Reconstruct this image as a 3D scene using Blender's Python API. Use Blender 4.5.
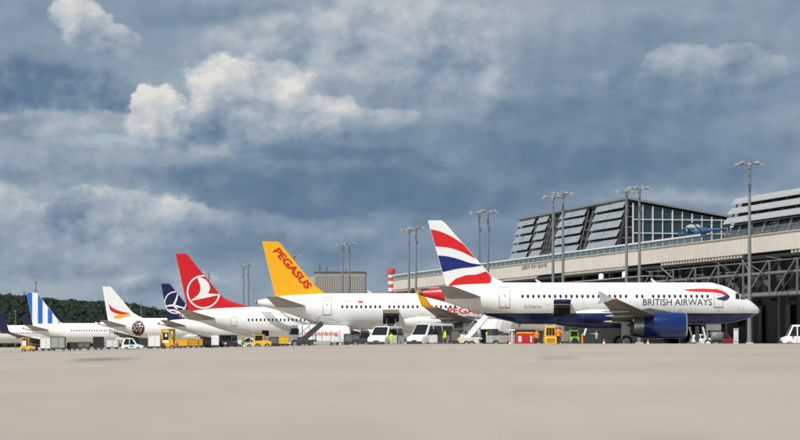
import bpy, bmesh, math, random
import numpy as np
from mathutils import Vector, Matrix, noise as mnoise

random.seed(7)
for o in list(bpy.data.objects):
    bpy.data.objects.remove(o, do_unlink=True)
scene = bpy.context.scene
COL = scene.collection
R = math.radians

# ------------------------------------------------------------------ camera
F = 2525.0            # focal length in photo pixels (photo 800 wide)
HY = 341.0            # eye level line in the photo
ZC = 0.40             # camera height: lying on the apron
cam_d = bpy.data.cameras.new('camera')
cam = bpy.data.objects.new('camera', cam_d)
COL.objects.link(cam)
cam.location = (0, 0, ZC)
cam.rotation_euler = (R(90), 0, 0)
cam_d.sensor_width = 36.0
cam_d.lens = F / 800.0 * 36.0
cam_d.shift_y = (HY - 220.0) / 800.0
cam_d.clip_start = 0.5
cam_d.clip_end = 30000
cam_d.dof.use_dof = True
cam_d.dof.focus_distance = 285.0
cam_d.dof.aperture_fstop = 1.9
scene.camera = cam
scene.render.resolution_x = 1024
scene.render.resolution_y = 563
scene.view_settings.view_transform = 'Standard'
scene.view_settings.look = 'None'
scene.view_settings.gamma = 1
scene.view_settings.exposure = 0.0
scene.view_settings.use_curve_mapping = False


def at(px, py, Y):
    return Vector(((px - 400) * Y / F, Y, ZC + (HY - py) * Y / F))


def gz(x, y=300.0):
    """apron level: flat right of the centre line, drains down to the left; a low crest lies before the stands"""
    w = 4.0
    t = -math.sqrt(x * x + w * w) * 0.5 + x * 0.5 + w * 0.5     # smooth min(0,x)
    t = max(t, -400)
    # fade out beyond 170 m
    t = -170 * math.tanh(-t / 170.0)
    c = min(max((y - 165.0) / 60.0, 0.0), 1.0)
    return 0.021 * t + 0.20 - 0.42 * c * c * (3 - 2 * c)


# ------------------------------------------------------------------ node maths
class S:
    """a float socket with operators"""
    def __init__(self, nt, sock):
        self.nt, self.s = nt, sock

    def _m(self, op, *a, clamp=False):
        n = self.nt.nodes.new('ShaderNodeMath')
        n.operation = op
        n.use_clamp = clamp
        for i, v in enumerate((self,) + a):
            if isinstance(v, S):
                self.nt.links.new(v.s, n.inputs[i])
            else:
                n.inputs[i].default_value = v
        return S(self.nt, n.outputs[0])

    def __add__(self, b): return self._m('ADD', b)
    def __radd__(self, b): return self._m('ADD', b)
    def __sub__(self, b): return self._m('SUBTRACT', b)
    def __rsub__(self, b): return (self * -1) + b
    def __mul__(self, b): return self._m('MULTIPLY', b)
    def __rmul__(self, b): return self._m('MULTIPLY', b)
    def __truediv__(self, b): return self._m('DIVIDE', b)
    def clamp(self): return self._m('ADD', 0.0, clamp=True)
    def lt(self, b): return self._m('LESS_THAN', b)
    def gt(self, b): return self._m('GREATER_THAN', b)
    def pow(self, b): return self._m('POWER', b)
    def max(self, b): return self._m('MAXIMUM', b)
    def min(self, b): return self._m('MINIMUM', b)
    def atan2(self, b): return self._m('ARCTAN2', b)
    def asin(self): return self._m('ARCSINE')
    def exp(self): return self._m('EXPONENT')

    def smooth(self, a, b, lo=0.0, hi=1.0):
        n = self.nt.nodes.new('ShaderNodeMapRange')
        n.interpolation_type = 'SMOOTHSTEP'
        self.nt.links.new(self.s, n.inputs[0])
        n.inputs[1].default_value = a
        n.inputs[2].default_value = b
        n.inputs[3].default_value = lo
        n.inputs[4].default_value = hi
        return S(self.nt, n.outputs[0])


def sepxyz(nt, vec):
    n = nt.nodes.new('ShaderNodeSeparateXYZ')
    nt.links.new(vec, n.inputs[0])
    return [S(nt, n.outputs[i]) for i in range(3)]


def comb(nt, x, y, z):
    n = nt.nodes.new('ShaderNodeCombineXYZ')
    for i, v in enumerate((x, y, z)):
        if isinstance(v, S):
            nt.links.new(v.s, n.inputs[i])
        else:
            n.inputs[i].default_value = v
    return n.outputs[0]


def fbm(nt, vec, scale, detail=6, rough=0.55, dist=0.0):
    n = nt.nodes.new('ShaderNodeTexNoise')
    n.inputs['Scale'].default_value = scale
    n.inputs['Detail'].default_value = detail
    n.inputs['Roughness'].default_value = rough
    n.inputs['Distortion'].default_value = dist
    nt.links.new(vec, n.inputs['Vector'])
    return S(nt, n.outputs[0])


def ramp(nt, fac, stops, interp='LINEAR'):
    n = nt.nodes.new('ShaderNodeValToRGB')
    n.color_ramp.interpolation = interp
    el = n.color_ramp.elements
    while len(el) < len(stops):
        el.new(0.5)
    for e, (p, c) in zip(el, stops):
        e.position = p
        e.color = (*c, 1)
    nt.links.new(fac.s, n.inputs[0])
    return n.outputs[0]


def mixc(nt, fac, a, b):
    n = nt.nodes.new('ShaderNodeMix')
    n.data_type = 'RGBA'
    if isinstance(fac, S):
        nt.links.new(fac.s, n.inputs[0])
    else:
        n.inputs[0].default_value = fac
    for i, v in ((6, a), (7, b)):
        if isinstance(v, (tuple, list)):
            n.inputs[i].default_value = (*v[:3], 1)
        else:
            nt.links.new(v, n.inputs[i])
    return n.outputs[2]


# ------------------------------------------------------------------ sky and sun
SUN_EL, SUN_AZ = R(53), R(214)     # azimuth clockwise from +Y: behind the camera, to its left
world = bpy.data.worlds.new('World')
scene.world = world
world.use_nodes = True
nt = world.node_tree
nt.nodes.clear()
out = nt.nodes.new('ShaderNodeOutputWorld')
bg = nt.nodes.new('ShaderNodeBackground')
nt.links.new(bg.outputs[0], out.inputs[0])
BGS = 0.1
bg.inputs[1].default_value = BGS
world.cycles.sampling_method = 'MANUAL'
world.cycles.sample_map_resolution = 256
sky = nt.nodes.new('ShaderNodeTexSky')
sky.sky_type = 'NISHITA'
sky.sun_disc = False
sky.sun_elevation = SUN_EL
sky.sun_rotation = SUN_AZ
sky.air_density = 1.0
sky.dust_density = 0.6
tc = nt.nodes.new('ShaderNodeTexCoord')
dx, dy, dz = sepxyz(nt, tc.outputs['Generated'])
# azimuth / elevation of the direction in thousandths-of-focal units
U0 = dx.atan2(dy) * F + 400.0
V0 = dz.asin() * (-F) + HY
pv = comb(nt, dx, dy, dz * 1.7)
w1 = fbm(nt, pv, 15, 10, 0.62)
pv2 = comb(nt, dx + 3.3, dy + 1.7, dz * 1.7 + 0.4)
w2 = fbm(nt, pv2, 18, 10, 0.62)
puff = fbm(nt, comb(nt, dx, dy, dz * 1.25 + 5.0), 34, 8, 0.55)
puff_l = fbm(nt, comb(nt, dx + 0.0045, dy, dz * 1.25 + 5.0 - 0.0065), 34, 8, 0.55)
wisp = fbm(nt, comb(nt, dx, dy, dz * 2.0 + 9.0), 26, 7, 0.55, 0.6)
soft = fbm(nt, comb(nt, dx, dy, dz * 2.6 + 2.0), 7, 4, 0.5)
band = fbm(nt, comb(nt, dx, dy, dz * 4.0 + 8.0), 12, 5, 0.5)
U = U0 + (w1 - 0.5) * 130.0
V = V0 - 8.0 + (w2 - 0.5) * 75.0


def blob(cx, cy, rx, ry, u=None, v=None):
    a = ((u or U) - cx) / rx
    b = ((v or V) - cy) / ry
    return ((a * a + b * b) * -1.0).exp()


# the overcast layer: broad soft light and dark masses
relief = puff - puff_l
base = soft * 0.22 + band * 0.24 + wisp * 0.16 + relief * 0.40 + 0.13
for cx, cy, rx, ry, amp in [
        (250, 4, 70, 12, -0.16), (380, 40, 150, 70, 0.16), (600, 150, 240, 110, -0.13), (560, 165, 150, 60, -0.06),
        (720, 10, 160, 36, 0.08), (90, 190, 200, 70, 0.11), (220, 140, 120, 20, 0.06), (700, 196, 90, 10, 0.20), (500, 205, 140, 8, 0.05), (250, 232, 180, 14, -0.09), (420, 262, 160, 16, 0.06), (100, 280, 170, 22, 0.10), (300, 285, 120, 20, 0.06), (760, 130, 80, 50, 0.02)]:
    base = base + blob(cx, cy, rx, ry) * amp
tone = base
mask_all = None


def cloud(parts, top, bot, w=0.16, amt=0.5, op=1.0, rk=2.2, fade=True):
    """one heap of cloud: union of lobes, ragged edge, light above and grey below"""
    global tone, mask_all
    f = None
    vtop = min(c[1] - c[3] for c in parts)
    vbot = max(c[1] + c[3] for c in parts)
    for cx, cy, rx, ry in parts:
        b = blob(cx, cy, rx * 1.2, ry * 1.2)
        f = b if f is None else f.max(b)
    m = (f + (puff - 0.5) * amt * 2.0).smooth(0.5 - w, 0.5 + w) * op
    if fade:
        m = m * V.smooth(vtop + (vbot - vtop) * 0.55, vbot + 6, 1.0, 0.0)
    g = V.smooth(vtop, vbot, top, bot)
    t = g + relief * rk + (wisp - 0.5) * 0.25
    tone = tone + (t - tone) * m
    mask_all = m if mask_all is None else mask_all.max(m)


# back to front
cloud([(370, 40, 110, 60), (450, 70, 60, 70), (300, 30, 60, 30)], 0.64, 0.44, 0.30, 0.40, 0.85, 1.4)
cloud([(30, 78, 72, 34), (96, 82, 44, 26)], 0.20, 0.26, 0.32, 0.45, 0.9, 1.4, fade=False)
cloud([(40, 118, 80, 20), (110, 110, 40, 15)], 0.62, 0.46, 0.20, 0.4, 0.85, 1.2)
cloud([(20, 160, 60, 18), (120, 168, 70, 16)], 0.46, 0.36, 0.25, 0.4, 0.7, 1.0)
cloud([(80, 12, 27, 17), (108, 32, 32, 17)], 0.84, 0.52, 0.12, 0.42, 0.95, 1.7)
cloud([(165, 106, 38, 36), (182, 142, 44, 22), (150, 88, 20, 18)], 0.88, 0.48, 0.08, 0.36, 1.0, 1.7)
cloud([(244, 90, 60, 42), (292, 110, 66, 28), (212, 108, 34, 32), (356, 116, 64, 15)], 0.86, 0.48, 0.07, 0.32, 1.0, 1.7)
cloud([(250, 120, 46, 22), (300, 124, 60, 14)], 0.64, 0.36, 0.12, 0.36, 0.8, 1.6)
cloud([(340, 149, 110, 9), (280, 142, 50, 8)], 0.26, 0.22, 0.30, 0.25, 0.8, 0.4, fade=False)
cloud([(330, 182, 150, 24), (220, 170, 60, 18), (450, 189, 80, 18)], 0.24, 0.20, 0.30, 0.28, 0.85, 0.5, fade=False)
cloud([(12, 206, 38, 32), (44, 226, 54, 18)], 0.68, 0.44, 0.16, 0.40, 0.9, 1.4)
cloud([(112, 210, 50, 30), (170, 214, 50, 22), (80, 198, 26, 16)], 0.70, 0.45, 0.11, 0.36, 0.95, 1.6)
cloud([(250, 216, 70, 16), (330, 222, 60, 10)], 0.50, 0.36, 0.20, 0.38, 0.7, 1.0)
cloud([(695, 68, 56, 22), (640, 78, 36, 12), (735, 64, 44, 20)], 0.58, 0.33, 0.08, 0.28, 1.0, 1.0)
cloud([(566, 88, 24, 10)], 0.42, 0.32, 0.20, 0.4, 0.7, 1.0)
cloud([(60, 255, 80, 14)], 0.50, 0.36, 0.25, 0.4, 0.7, 1.0)
cloud([(150, 283, 48, 15), (190, 274, 34, 13)], 0.66, 0.44, 0.16, 0.38, 0.9, 1.4)
cloud([(98, 142, 22, 5)], 0.66, 0.5, 0.18, 0.4, 0.8, 1.0)
stops = [(0.00, (0.084, 0.148, 0.246)), (0.25, (0.134, 0.210, 0.310)), (0.45, (0.252, 0.330, 0.415)),
         (0.65, (0.410, 0.468, 0.525)), (0.85, (0.585, 0.606, 0.615)), (1.00, (0.735, 0.725, 0.685))]
cl = ramp(nt, tone.clamp(), [(p, tuple(c / BGS for c in col)) for p, col in stops])
gap = (blob(105, 131, 60, 8) + (band - 0.5) * 0.6).smooth(0.15, 0.85) * (mask_all * -0.5 + 1.0)
# where no heaped cloud has been described the cover opens now and then, as over the frame
final = mixc(nt, gap * 0.55, cl, sky.outputs[0])
nt.links.new(final, bg.inputs[0])

sun_d = bpy.data.lights.new('sun', 'SUN')
sun = bpy.data.objects.new('sun', sun_d)
COL.objects.link(sun)
sun_d.energy = 4.5
sun_d.angle = R(0.6)
sun_d.color = (1.0, 0.955, 0.885)
to_sun = Vector((math.sin(SUN_AZ) * math.cos(SUN_EL), math.cos(SUN_AZ) * math.cos(SUN_EL), math.sin(SUN_EL)))
sun.rotation_euler = (-to_sun).to_track_quat('-Z', 'Y').to_euler()
sun.location = to_sun * 100

# ------------------------------------------------------------------ materials
MATS = {}


def mat(name, col, rough=0.5, metal=0.0, var=0.10, vscale=1.5, spec=0.5, coat=0.0, emit=None):
    if name in MATS:
        return MATS[name]
    m = bpy.data.materials.new(name)
    m.use_nodes = True
    nt = m.node_tree
    b = nt.nodes['Principled BSDF']
    b.inputs['Roughness'].default_value = rough
    b.inputs['Metallic'].default_value = metal
    b.inputs['Specular IOR Level'].default_value = spec
    b.inputs['Coat Weight'].default_value = coat
    t = nt.nodes.new('ShaderNodeTexCoord')
    n = fbm(nt, t.outputs['Object'], vscale, 5, 0.6)
    c = mixc(nt, n.smooth(0.3, 0.7), tuple(v * (1 - var) for v in col), tuple(min(1, v * (1 + var * 0.6)) for v in col))
    nt.links.new(c, b.inputs['Base Color'])
    MATS[name] = m
    return m


def paint_mat(name, fn, rough=0.36, coat=0.10):
    """aircraft paint: fn(nt, x, y, z) -> colour socket, in the part's own coordinates"""
    if name in MATS:
        return MATS[name]
    m = bpy.data.materials.new(name)
    m.use_nodes = True
    nt = m.node_tree
    b = nt.nodes['Principled BSDF']
    b.inputs['Roughness'].default_value = rough
    b.inputs['Coat Weight'].default_value = coat
    t = nt.nodes.new('ShaderNodeTexCoord')
    x, y, z = sepxyz(nt, t.outputs['Object'])
    c = fn(nt, x, y, z)
    g = fbm(nt, comb(nt, x * 0.22, y, z * 1.5), 1.6, 8, 0.68)
    g2 = fbm(nt, comb(nt, x * 1.6, y, z * 0.25 + 4.0), 1.3, 6, 0.65)
    # faint skin panel joints every few metres
    fr = (x / 2.67)._m('FRACT')
    joint = fr.lt(0.016)
    c = mixc(nt, joint * 0.20, c, (0.25, 0.25, 0.26))
    c = mixc(nt, g.smooth(0.45, 0.78) * 0.11 + g2.smooth(0.55, 0.80) * 0.10, c, (0.40, 0.37, 0.32))
    nt.links.new(c, b.inputs['Base Color'])
    MATS[name] = m
    return m


WHITE = (0.80, 0.80, 0.79)
M_white = mat('white_paint', WHITE, 0.30, var=0.05)
M_dirtywhite = mat('worn_white_paint', (0.66, 0.66, 0.63), 0.45, var=0.12)
M_grey = mat('grey_paint', (0.42, 0.43, 0.43), 0.45)
M_wing = mat('wing_grey_shaded', (0.10, 0.094, 0.086), 0.5, var=0.15, vscale=0.8)  # darker than real wing grey: underside shade is put into the colour
M_dark = mat('dark_grey', (0.045, 0.047, 0.05), 0.5)
M_black = mat('black_rubber', (0.018, 0.018, 0.019), 0.7)
M_hole = mat('dark_interior', (0.010, 0.009, 0.009), 0.9)
M_brown = mat('hold_lining', (0.10, 0.06, 0.045), 0.8)
M_glass = mat('dark_glass', (0.012, 0.016, 0.020), 0.08, spec=0.6)
M_bluglass = mat('teal_glass', (0.018, 0.045, 0.055), 0.10, spec=0.7)
M_metal = mat('bare_metal', (0.55, 0.55, 0.55), 0.30, metal=0.9)
M_steel = mat('galvanised_steel', (0.25, 0.265, 0.28), 0.45, metal=0.35, vscale=4)
M_yellow = mat('yellow_paint', (0.80, 0.45, 0.02), 0.40)
M_orange = mat('orange_fabric', (0.90, 0.24, 0.015), 0.8)
M_red = mat('red_paint', (0.62, 0.015, 0.018), 0.30)
M_green = mat('lime_paint', (0.15, 0.42, 0.03), 0.4)
M_hivis = mat('hi_vis_yellow', (0.62, 0.80, 0.02), 0.8)
M_navy = mat('navy_paint', (0.009, 0.011, 0.060), 0.30)
M_blue = mat('royal_blue_paint', (0.001, 0.022, 0.13), 0.22, coat=0.3)
M_teal = mat('teal_print', (0.02, 0.50, 0.50), 0.5)
M_skin = mat('skin', (0.50, 0.30, 0.22), 0.6)
M_trous = mat('dark_trousers', (0.03, 0.035, 0.05), 0.85)
M_concrete = mat('fascia_concrete', (0.62, 0.555, 0.455), 0.85, var=0.14, vscale=0.35)
def streaked(name, col):
    m = bpy.data.materials.new(name)
    m.use_nodes = True
    nt = m.node_tree
    b = nt.nodes['Principled BSDF']
    b.inputs['Roughness'].default_value = 0.85
    t = nt.nodes.new('ShaderNodeTexCoord')
    g = nt.nodes.new('ShaderNodeObjectInfo')
    x, y, z = sepxyz(nt, t.outputs['Object'])
    rnd = S(nt, g.outputs['Random'])
    run = fbm(nt, comb(nt, x + rnd * 37.0, y, z * 0.12), 1.6, 6, 0.65)
    cl = fbm(nt, comb(nt, x + rnd * 91.0, y, z), 0.7, 5, 0.6)
    dirt = (run.smooth(0.50, 0.80) * 0.34 + cl.smooth(0.45, 0.8) * 0.18).clamp()
    c = mixc(nt, dirt, tuple(v for v in col), (0.20, 0.175, 0.14))
    c = mixc(nt, rnd * 0.14, c, (0.42, 0.40, 0.37))
    nt.links.new(c, b.inputs['Base Color'])
    MATS[name] = m
    return m


M_fascia = streaked('weathered_fascia', (0.69, 0.65, 0.575))
M_panel = mat('louvre_panel', (0.36, 0.40, 0.42), 0.35, metal=0.2, var=0.12, vscale=0.5)
M_panelw = mat('pale_louvre_panel', (0.40, 0.415, 0.42), 0.35, var=0.08)
M_gallery = mat('gallery_steel', (0.15, 0.155, 0.16), 0.5, vscale=1)
M_lamp = mat('lamp_glass', (0.75, 0.75, 0.72), 0.2)

# ------------------------------------------------------------------ object helpers


def link(o, parent=None):
    COL.objects.link(o)
    if parent is not None:
        o.parent = parent
    return o


def empty(name, loc=(0, 0, 0), rz=0.0):
    o = bpy.data.objects.new(name, None)
    o.empty_display_size = 0.3
    COL.objects.link(o)
    o.location = loc
    o.rotation_euler = (0, 0, rz)
    return o


def tag(o, label=None, cat=None, group=None, kind=None):
    if label: o['label'] = label
    if cat: o['category'] = cat
    if group: o['group'] = group
    if kind: o['kind'] = kind
    return o


def copy_tree(o, parent=None):
    c = o.copy()
    COL.objects.link(c)
    c.parent = parent
    for ch in list(o.children):
        copy_tree(ch, c)
    return c


class MB:
    def __init__(self):
        self.v, self.f = [], []

    def add(self, vs, fs):
        n = len(self.v)
        self.v += [tuple(p) for p in vs]
        self.f += [tuple(i + n for i in f) for f in fs]
        return self

    def box(self, c, s, rz=0.0, ry=0.0, taper=1.0, rx=0.0):
        hx, hy, hz = s[0] / 2, s[1] / 2, s[2] / 2
        M = Matrix.Rotation(rz, 3, 'Z') @ Matrix.Rotation(ry, 3, 'Y') @ Matrix.Rotation(rx, 3, 'X')
        vs = []
        for z in (-1, 1):
            t = taper if z > 0 else 1.0
            for x, y in ((-1, -1), (1, -1), (1, 1), (-1, 1)):
                vs.append(M @ Vector((x * hx * t, y * hy * t, z * hz)) + Vector(c))
        return self.add(vs, [(0, 3, 2, 1), (4, 5, 6, 7), (0, 1, 5, 4), (1, 2, 6, 5), (2, 3, 7, 6), (3, 0, 4, 7)])

    def tube(self, p0, p1, r0, r1=None, n=10, cap=True):
        r1 = r0 if r1 is None else r1
        p0, p1 = Vector(p0), Vector(p1)
        d = (p1 - p0).normalized()
        a = d.orthogonal().normalized()
        b = d.cross(a)
        vs = []
        for p, r in ((p0, r0), (p1, r1)):
            for k in range(n):
                t = 2 * math.pi * k / n
                vs.append(p + a * (math.cos(t) * r) + b * (math.sin(t) * r))
        fs = [(k, (k + 1) % n, n + (k + 1) % n, n + k) for k in range(n)]
        if cap:
            fs += [tuple(range(n))[::-1], tuple(range(n, 2 * n))]
        return self.add(vs, fs)

    def bar(self, p0, p1, w, h=None):
        """square section bar between two points"""
        return self.tube(p0, p1, w * 0.7071, None, 4)

    def loft(self, rings, cap=True):
        n = len(rings[0])
        vs = [p for r in rings for p in r]
        fs = []
        for i in range(len(rings) - 1):
            for k in range(n):
                k2 = (k + 1) % n
                fs.append((i * n + k, i * n + k2, (i + 1) * n + k2, (i + 1) * n + k))
        if cap:
            fs += [tuple(range(n))[::-1], tuple(range((len(rings) - 1) * n, len(rings) * n))]
        return self.add(vs, fs)

    def revolve(self, prof, axis='x', c=(0, 0, 0), n=24, cap=True):
        rings = []
        for a, r in prof:
            ring = []
            for k in range(n):
                t = 2 * math.pi * k / n
                p, q = math.cos(t) * r, math.sin(t) * r
                if axis == 'x': w = (a, p, q)
                elif axis == 'y': w = (p, a, q)
                else: w = (p, q, a)
                ring.append(Vector(w) + Vector(c))
            rings.append(ring)
        return self.loft(rings, cap)

    def prism(self, prof, y0, y1, top_in=0.0):
        """side profile (x,z) pulled across y; upper points drawn in by top_in"""
        zs = [p[1] for p in prof]
        z0, z1 = min(zs), max(zs)
        rings = []
        for y, sgn in ((y0, 1), (y1, -1)):
            rings.append([Vector((x, y + sgn * top_in * max(0, (z - z0) / (z1 - z0) * 2 - 1), z)) for x, z in prof])
        return self.loft(rings)

    def poly(self, pts):
        return self.add(pts, [tuple(range(len(pts)))])

    def build(self, name, m, parent=None, smooth=False, bevel=0.0, seg=2):
        me = bpy.data.meshes.new(name)
        me.from_pydata(self.v, [], self.f)
        bm = bmesh.new()
        bm.from_mesh(me)
        bmesh.ops.recalc_face_normals(bm, faces=bm.faces)
        if bevel:
            ed = [e for e in bm.edges if len(e.link_faces) == 2 and e.calc_face_angle(0) > 0.35]
            bmesh.ops.bevel(bm, geom=ed, offset=bevel, segments=seg, affect='EDGES', profile=0.5, clamp_overlap=True)
        bm.to_mesh(me)
        bm.free()
        if smooth:
            me.polygons.foreach_set('use_smooth', [True] * len(me.polygons))
            try:
                me.set_sharp_from_angle(angle=R(40))
            except Exception:
                pass
        me.materials.append(m)
        me.update()
        o = bpy.data.objects.new(name, me)
        return link(o, parent)


def inst(mesh_obj, parent, loc=(0, 0, 0), rot=(0, 0, 0), scale=(1, 1, 1)):
    o = mesh_obj.copy()
    COL.objects.link(o)
    o.parent = parent
    o.location, o.rotation_euler, o.scale = loc, rot, scale
    return o


# flat lettering --------------------------------------------------------------
_font_cache = {}


def text_tris(txt, bold=0.0, spacing=1.0):
    """triangles of a word, scaled so that the word is 1 wide and 1 high"""
    key = (txt, bold, spacing)
    if key in _font_cache:
        return _font_cache[key]
    cu = bpy.data.curves.new('lettering', 'FONT')
    cu.body = txt
    cu.offset = bold
    cu.space_character = spacing
    cu.resolution_u = 3
    ob = bpy.data.objects.new('lettering', cu)
    COL.objects.link(ob)
    bpy.context.view_layer.update()
    dg = bpy.context.evaluated_depsgraph_get()
    me = bpy.data.meshes.new_from_object(ob.evaluated_get(dg))
    vs = [v.co.copy() for v in me.vertices]
    x0, x1 = min(v.x for v in vs), max(v.x for v in vs)
    z0, z1 = min(v.y for v in vs), max(v.y for v in vs)
    me.calc_loop_triangles()
    tr = [[((vs[i].x - x0) / (x1 - x0), (vs[i].y - z0) / (z1 - z0)) for i in t.vertices] for t in me.loop_triangles]
    bpy.data.objects.remove(ob)
    bpy.data.curves.remove(cu)
    bpy.data.meshes.remove(me)
    _font_cache[key] = tr
    return tr


def decal(name, polys, surf, m, parent, dx=0.6, dz=0.2, clips=(), off=0.012):
    """flat print: polygons in (x, z), cut fine and laid on the surface y = surf(x, z)"""
    bm = bmesh.new()
    for p in polys:
        vs = [bm.verts.new((x, 0, z)) for x, z in p]
        try:
            bm.faces.new(vs)
        except ValueError:
            pass
    bmesh.ops.triangulate(bm, faces=bm.faces[:])
    for (co, no) in clips:
        bmesh.ops.bisect_plane(bm, geom=bm.verts[:] + bm.edges[:] + bm.faces[:], plane_co=co, plane_no=no, clear_outer=True)
    if len(bm.verts):
        xs = [v.co.x for v in bm.verts]
        zs = [v.co.z for v in bm.verts]
        for lo, hi, st, ax in ((min(xs), max(xs), dx, 0), (min(zs), max(zs), dz, 2)):
            k = math.floor(lo / st) + 1
            while k * st < hi:
                co = [0, 0, 0]; co[ax] = k * st
                no = [0, 0, 0]; no[ax] = 1
                bmesh.ops.bisect_plane(bm, geom=bm.verts[:] + bm.edges[:] + bm.faces[:], plane_co=co, plane_no=no)
                k += 1
    for v in bm.verts:
        v.co.y = surf(v.co.x, v.co.z) - off
    bmesh.ops.recalc_face_normals(bm, faces=bm.faces)
    for f in bm.faces:
        if f.normal.y > 0:
            f.normal_flip()
    me = bpy.data.meshes.new(name)
    bm.to_mesh(me)
    bm.free()
    me.materials.append(m)
    me.polygons.foreach_set('use_smooth', [True] * len(me.polygons))
    o = bpy.data.objects.new(name, me)
    return link(o, parent)


def ellipse(cx, cz, rx, rz, n=28, a0=0, a1=2 * math.pi):
    return [(cx + rx * math.cos(a0 + (a1 - a0) * k / n), cz + rz * math.sin(a0 + (a1 - a0) * k / n)) for k in range(n)]


def ringpoly(cx, cz, r0, r1, n=40):
    out = []
    for k in range(n):
        a, b = 2 * math.pi * k / n, 2 * math.pi * (k + 1) / n
        out.append([(cx + r0 * math.cos(a), cz + r0 * math.sin(a)), (cx + r1 * math.cos(a), cz + r1 * math.sin(a)),
                    (cx + r1 * math.cos(b), cz + r1 * math.sin(b)), (cx + r0 * math.cos(b), cz + r0 * math.sin(b))])
    return out


def smoothpath(pts, n=6):
    """Catmull-Rom through the points"""
    out = []
    for i in range(len(pts) - 1):
        p0 = pts[max(i - 1, 0)]; p1 = pts[i]; p2 = pts[i + 1]; p3 = pts[min(i + 2, len(pts) - 1)]
        for k in range(n):
            t = k / n
            out.append(tuple(0.5 * ((2 * b) + (-a + c) * t + (2 * a - 5 * b + 4 * c - d) * t * t + (-a + 3 * b - 3 * c + d) * t ** 3)
                             for a, b, c, d in zip(p0, p1, p2, p3)))
    out.append(tuple(pts[-1]))
    return out


def between(top, bot, n=6):
    """strips between an upper and a lower curve (same number of points)"""
    t, b = smoothpath(top, n), smoothpath(bot, n)
    return [[t[i], t[i + 1], b[i + 1], b[i]] for i in range(len(t) - 1)]

# ================================================================== GROUND
def build_ground():
    xs = sorted(set([-9000, -4000, -2000, -1200, -800, -500, -350] + [x for x in range(-260, -40, 20)] +
                    [x for x in range(-40, 21, 2)] + [30, 60, 120, 300, 800, 2000, 4000, 9000]))
    ys = [-300, -60, 0, 6, 12, 20, 30, 45, 60, 80, 100, 130, 150, 165, 175, 185, 195, 205, 215, 225, 240, 280, 320, 380, 450, 550, 700, 1000, 1600, 3000, 6000, 12000]
    vs = [(x, y, gz(x, y)) for y in ys for x in xs]
    nx = len(xs)
    fs = [(j * nx + i, j * nx + i + 1, (j + 1) * nx + i + 1, (j + 1) * nx + i) for j in range(len(ys) - 1) for i in range(nx - 1)]
    m = bpy.data.materials.new('apron_concrete')
    m.use_nodes = True
    nt = m.node_tree
    b = nt.nodes['Principled BSDF']
    t = nt.nodes.new('ShaderNodeTexCoord')
    x, y, z = sepxyz(nt, t.outputs['Object'])
    big = fbm(nt, comb(nt, x * 0.16, y * 0.11, 0.0), 1.0, 6, 0.62)
    fine = fbm(nt, comb(nt, x, y * 0.5, 0.0), 3.0, 8, 0.7)
    grit = fbm(nt, comb(nt, x, y, 0.0), 45.0, 4, 0.7)
    c = ramp(nt, (big * 0.50 + fine * 0.38 + grit * 0.12).clamp(), [(0.36, (0.290, 0.245, 0.196)), (0.5, (0.392, 0.336, 0.272)), (0.64, (0.48, 0.418, 0.348))])
    # two old tar smears and a few oil spots
    st = None
    for cx, cy, rx, ry in ((-4.2, 36.0, 0.42, 2.2), (-4.55, 37.5, 0.16, 2.4), (1.75, 28, 0.24, 0.9)):
        a = (x - cx) / rx
        d = (y - cy) / ry
        e = ((a * a + d * d) * -1.0).exp()
        st = e if st is None else st.max(e)
    st = (st + (fine - 0.5) * 0.7 * st.smooth(0.02, 0.2)).smooth(0.22, 0.50)
    c = mixc(nt, st * 0.85, c, (0.05, 0.047, 0.036))
    nt.links.new(c, b.inputs['Base Color'])
    # smooth band added to hint at the heat mirage; the near concrete is rough
    rgh = y.smooth(70.0, 150.0, 0.85, 0.32).max(y.smooth(175.0, 230.0, 0.0, 0.8))
    nt.links.new(rgh.s, b.inputs['Roughness'])
    b.inputs['Specular IOR Level'].default_value = 0.5
    bp = nt.nodes.new('ShaderNodeBump')
    bp.inputs['Strength'].default_value = 0.15
    bp.inputs['Distance'].default_value = 0.01
    nt.links.new(grit.s, bp.inputs['Height'])
    me = bpy.data.meshes.new('ground')
    me.from_pydata(vs, [], fs)
    me.materials.append(m)
    me.polygons.foreach_set('use_smooth', [True] * len(me.polygons))
    o = link(bpy.data.objects.new('ground', me))
    tag(o, kind='structure')


build_ground()


# ================================================================== WOODED HILL
def hill_z(x, y):
    """height of the far ridge"""
    px = 400 + x * F / y
    top = 26.5 - 0.056 * max(px, -400) + 1.5 * math.sin(px * 0.021) + 1.0 * math.sin(px * 0.055 + 1)
    top = max(top, 3.0)
    t = min(max((y - 1480) / 260.0, 0), 1)
    t = t * t * (3 - 2 * t)
    return -4.5 + (top + 4.5) * t


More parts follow.
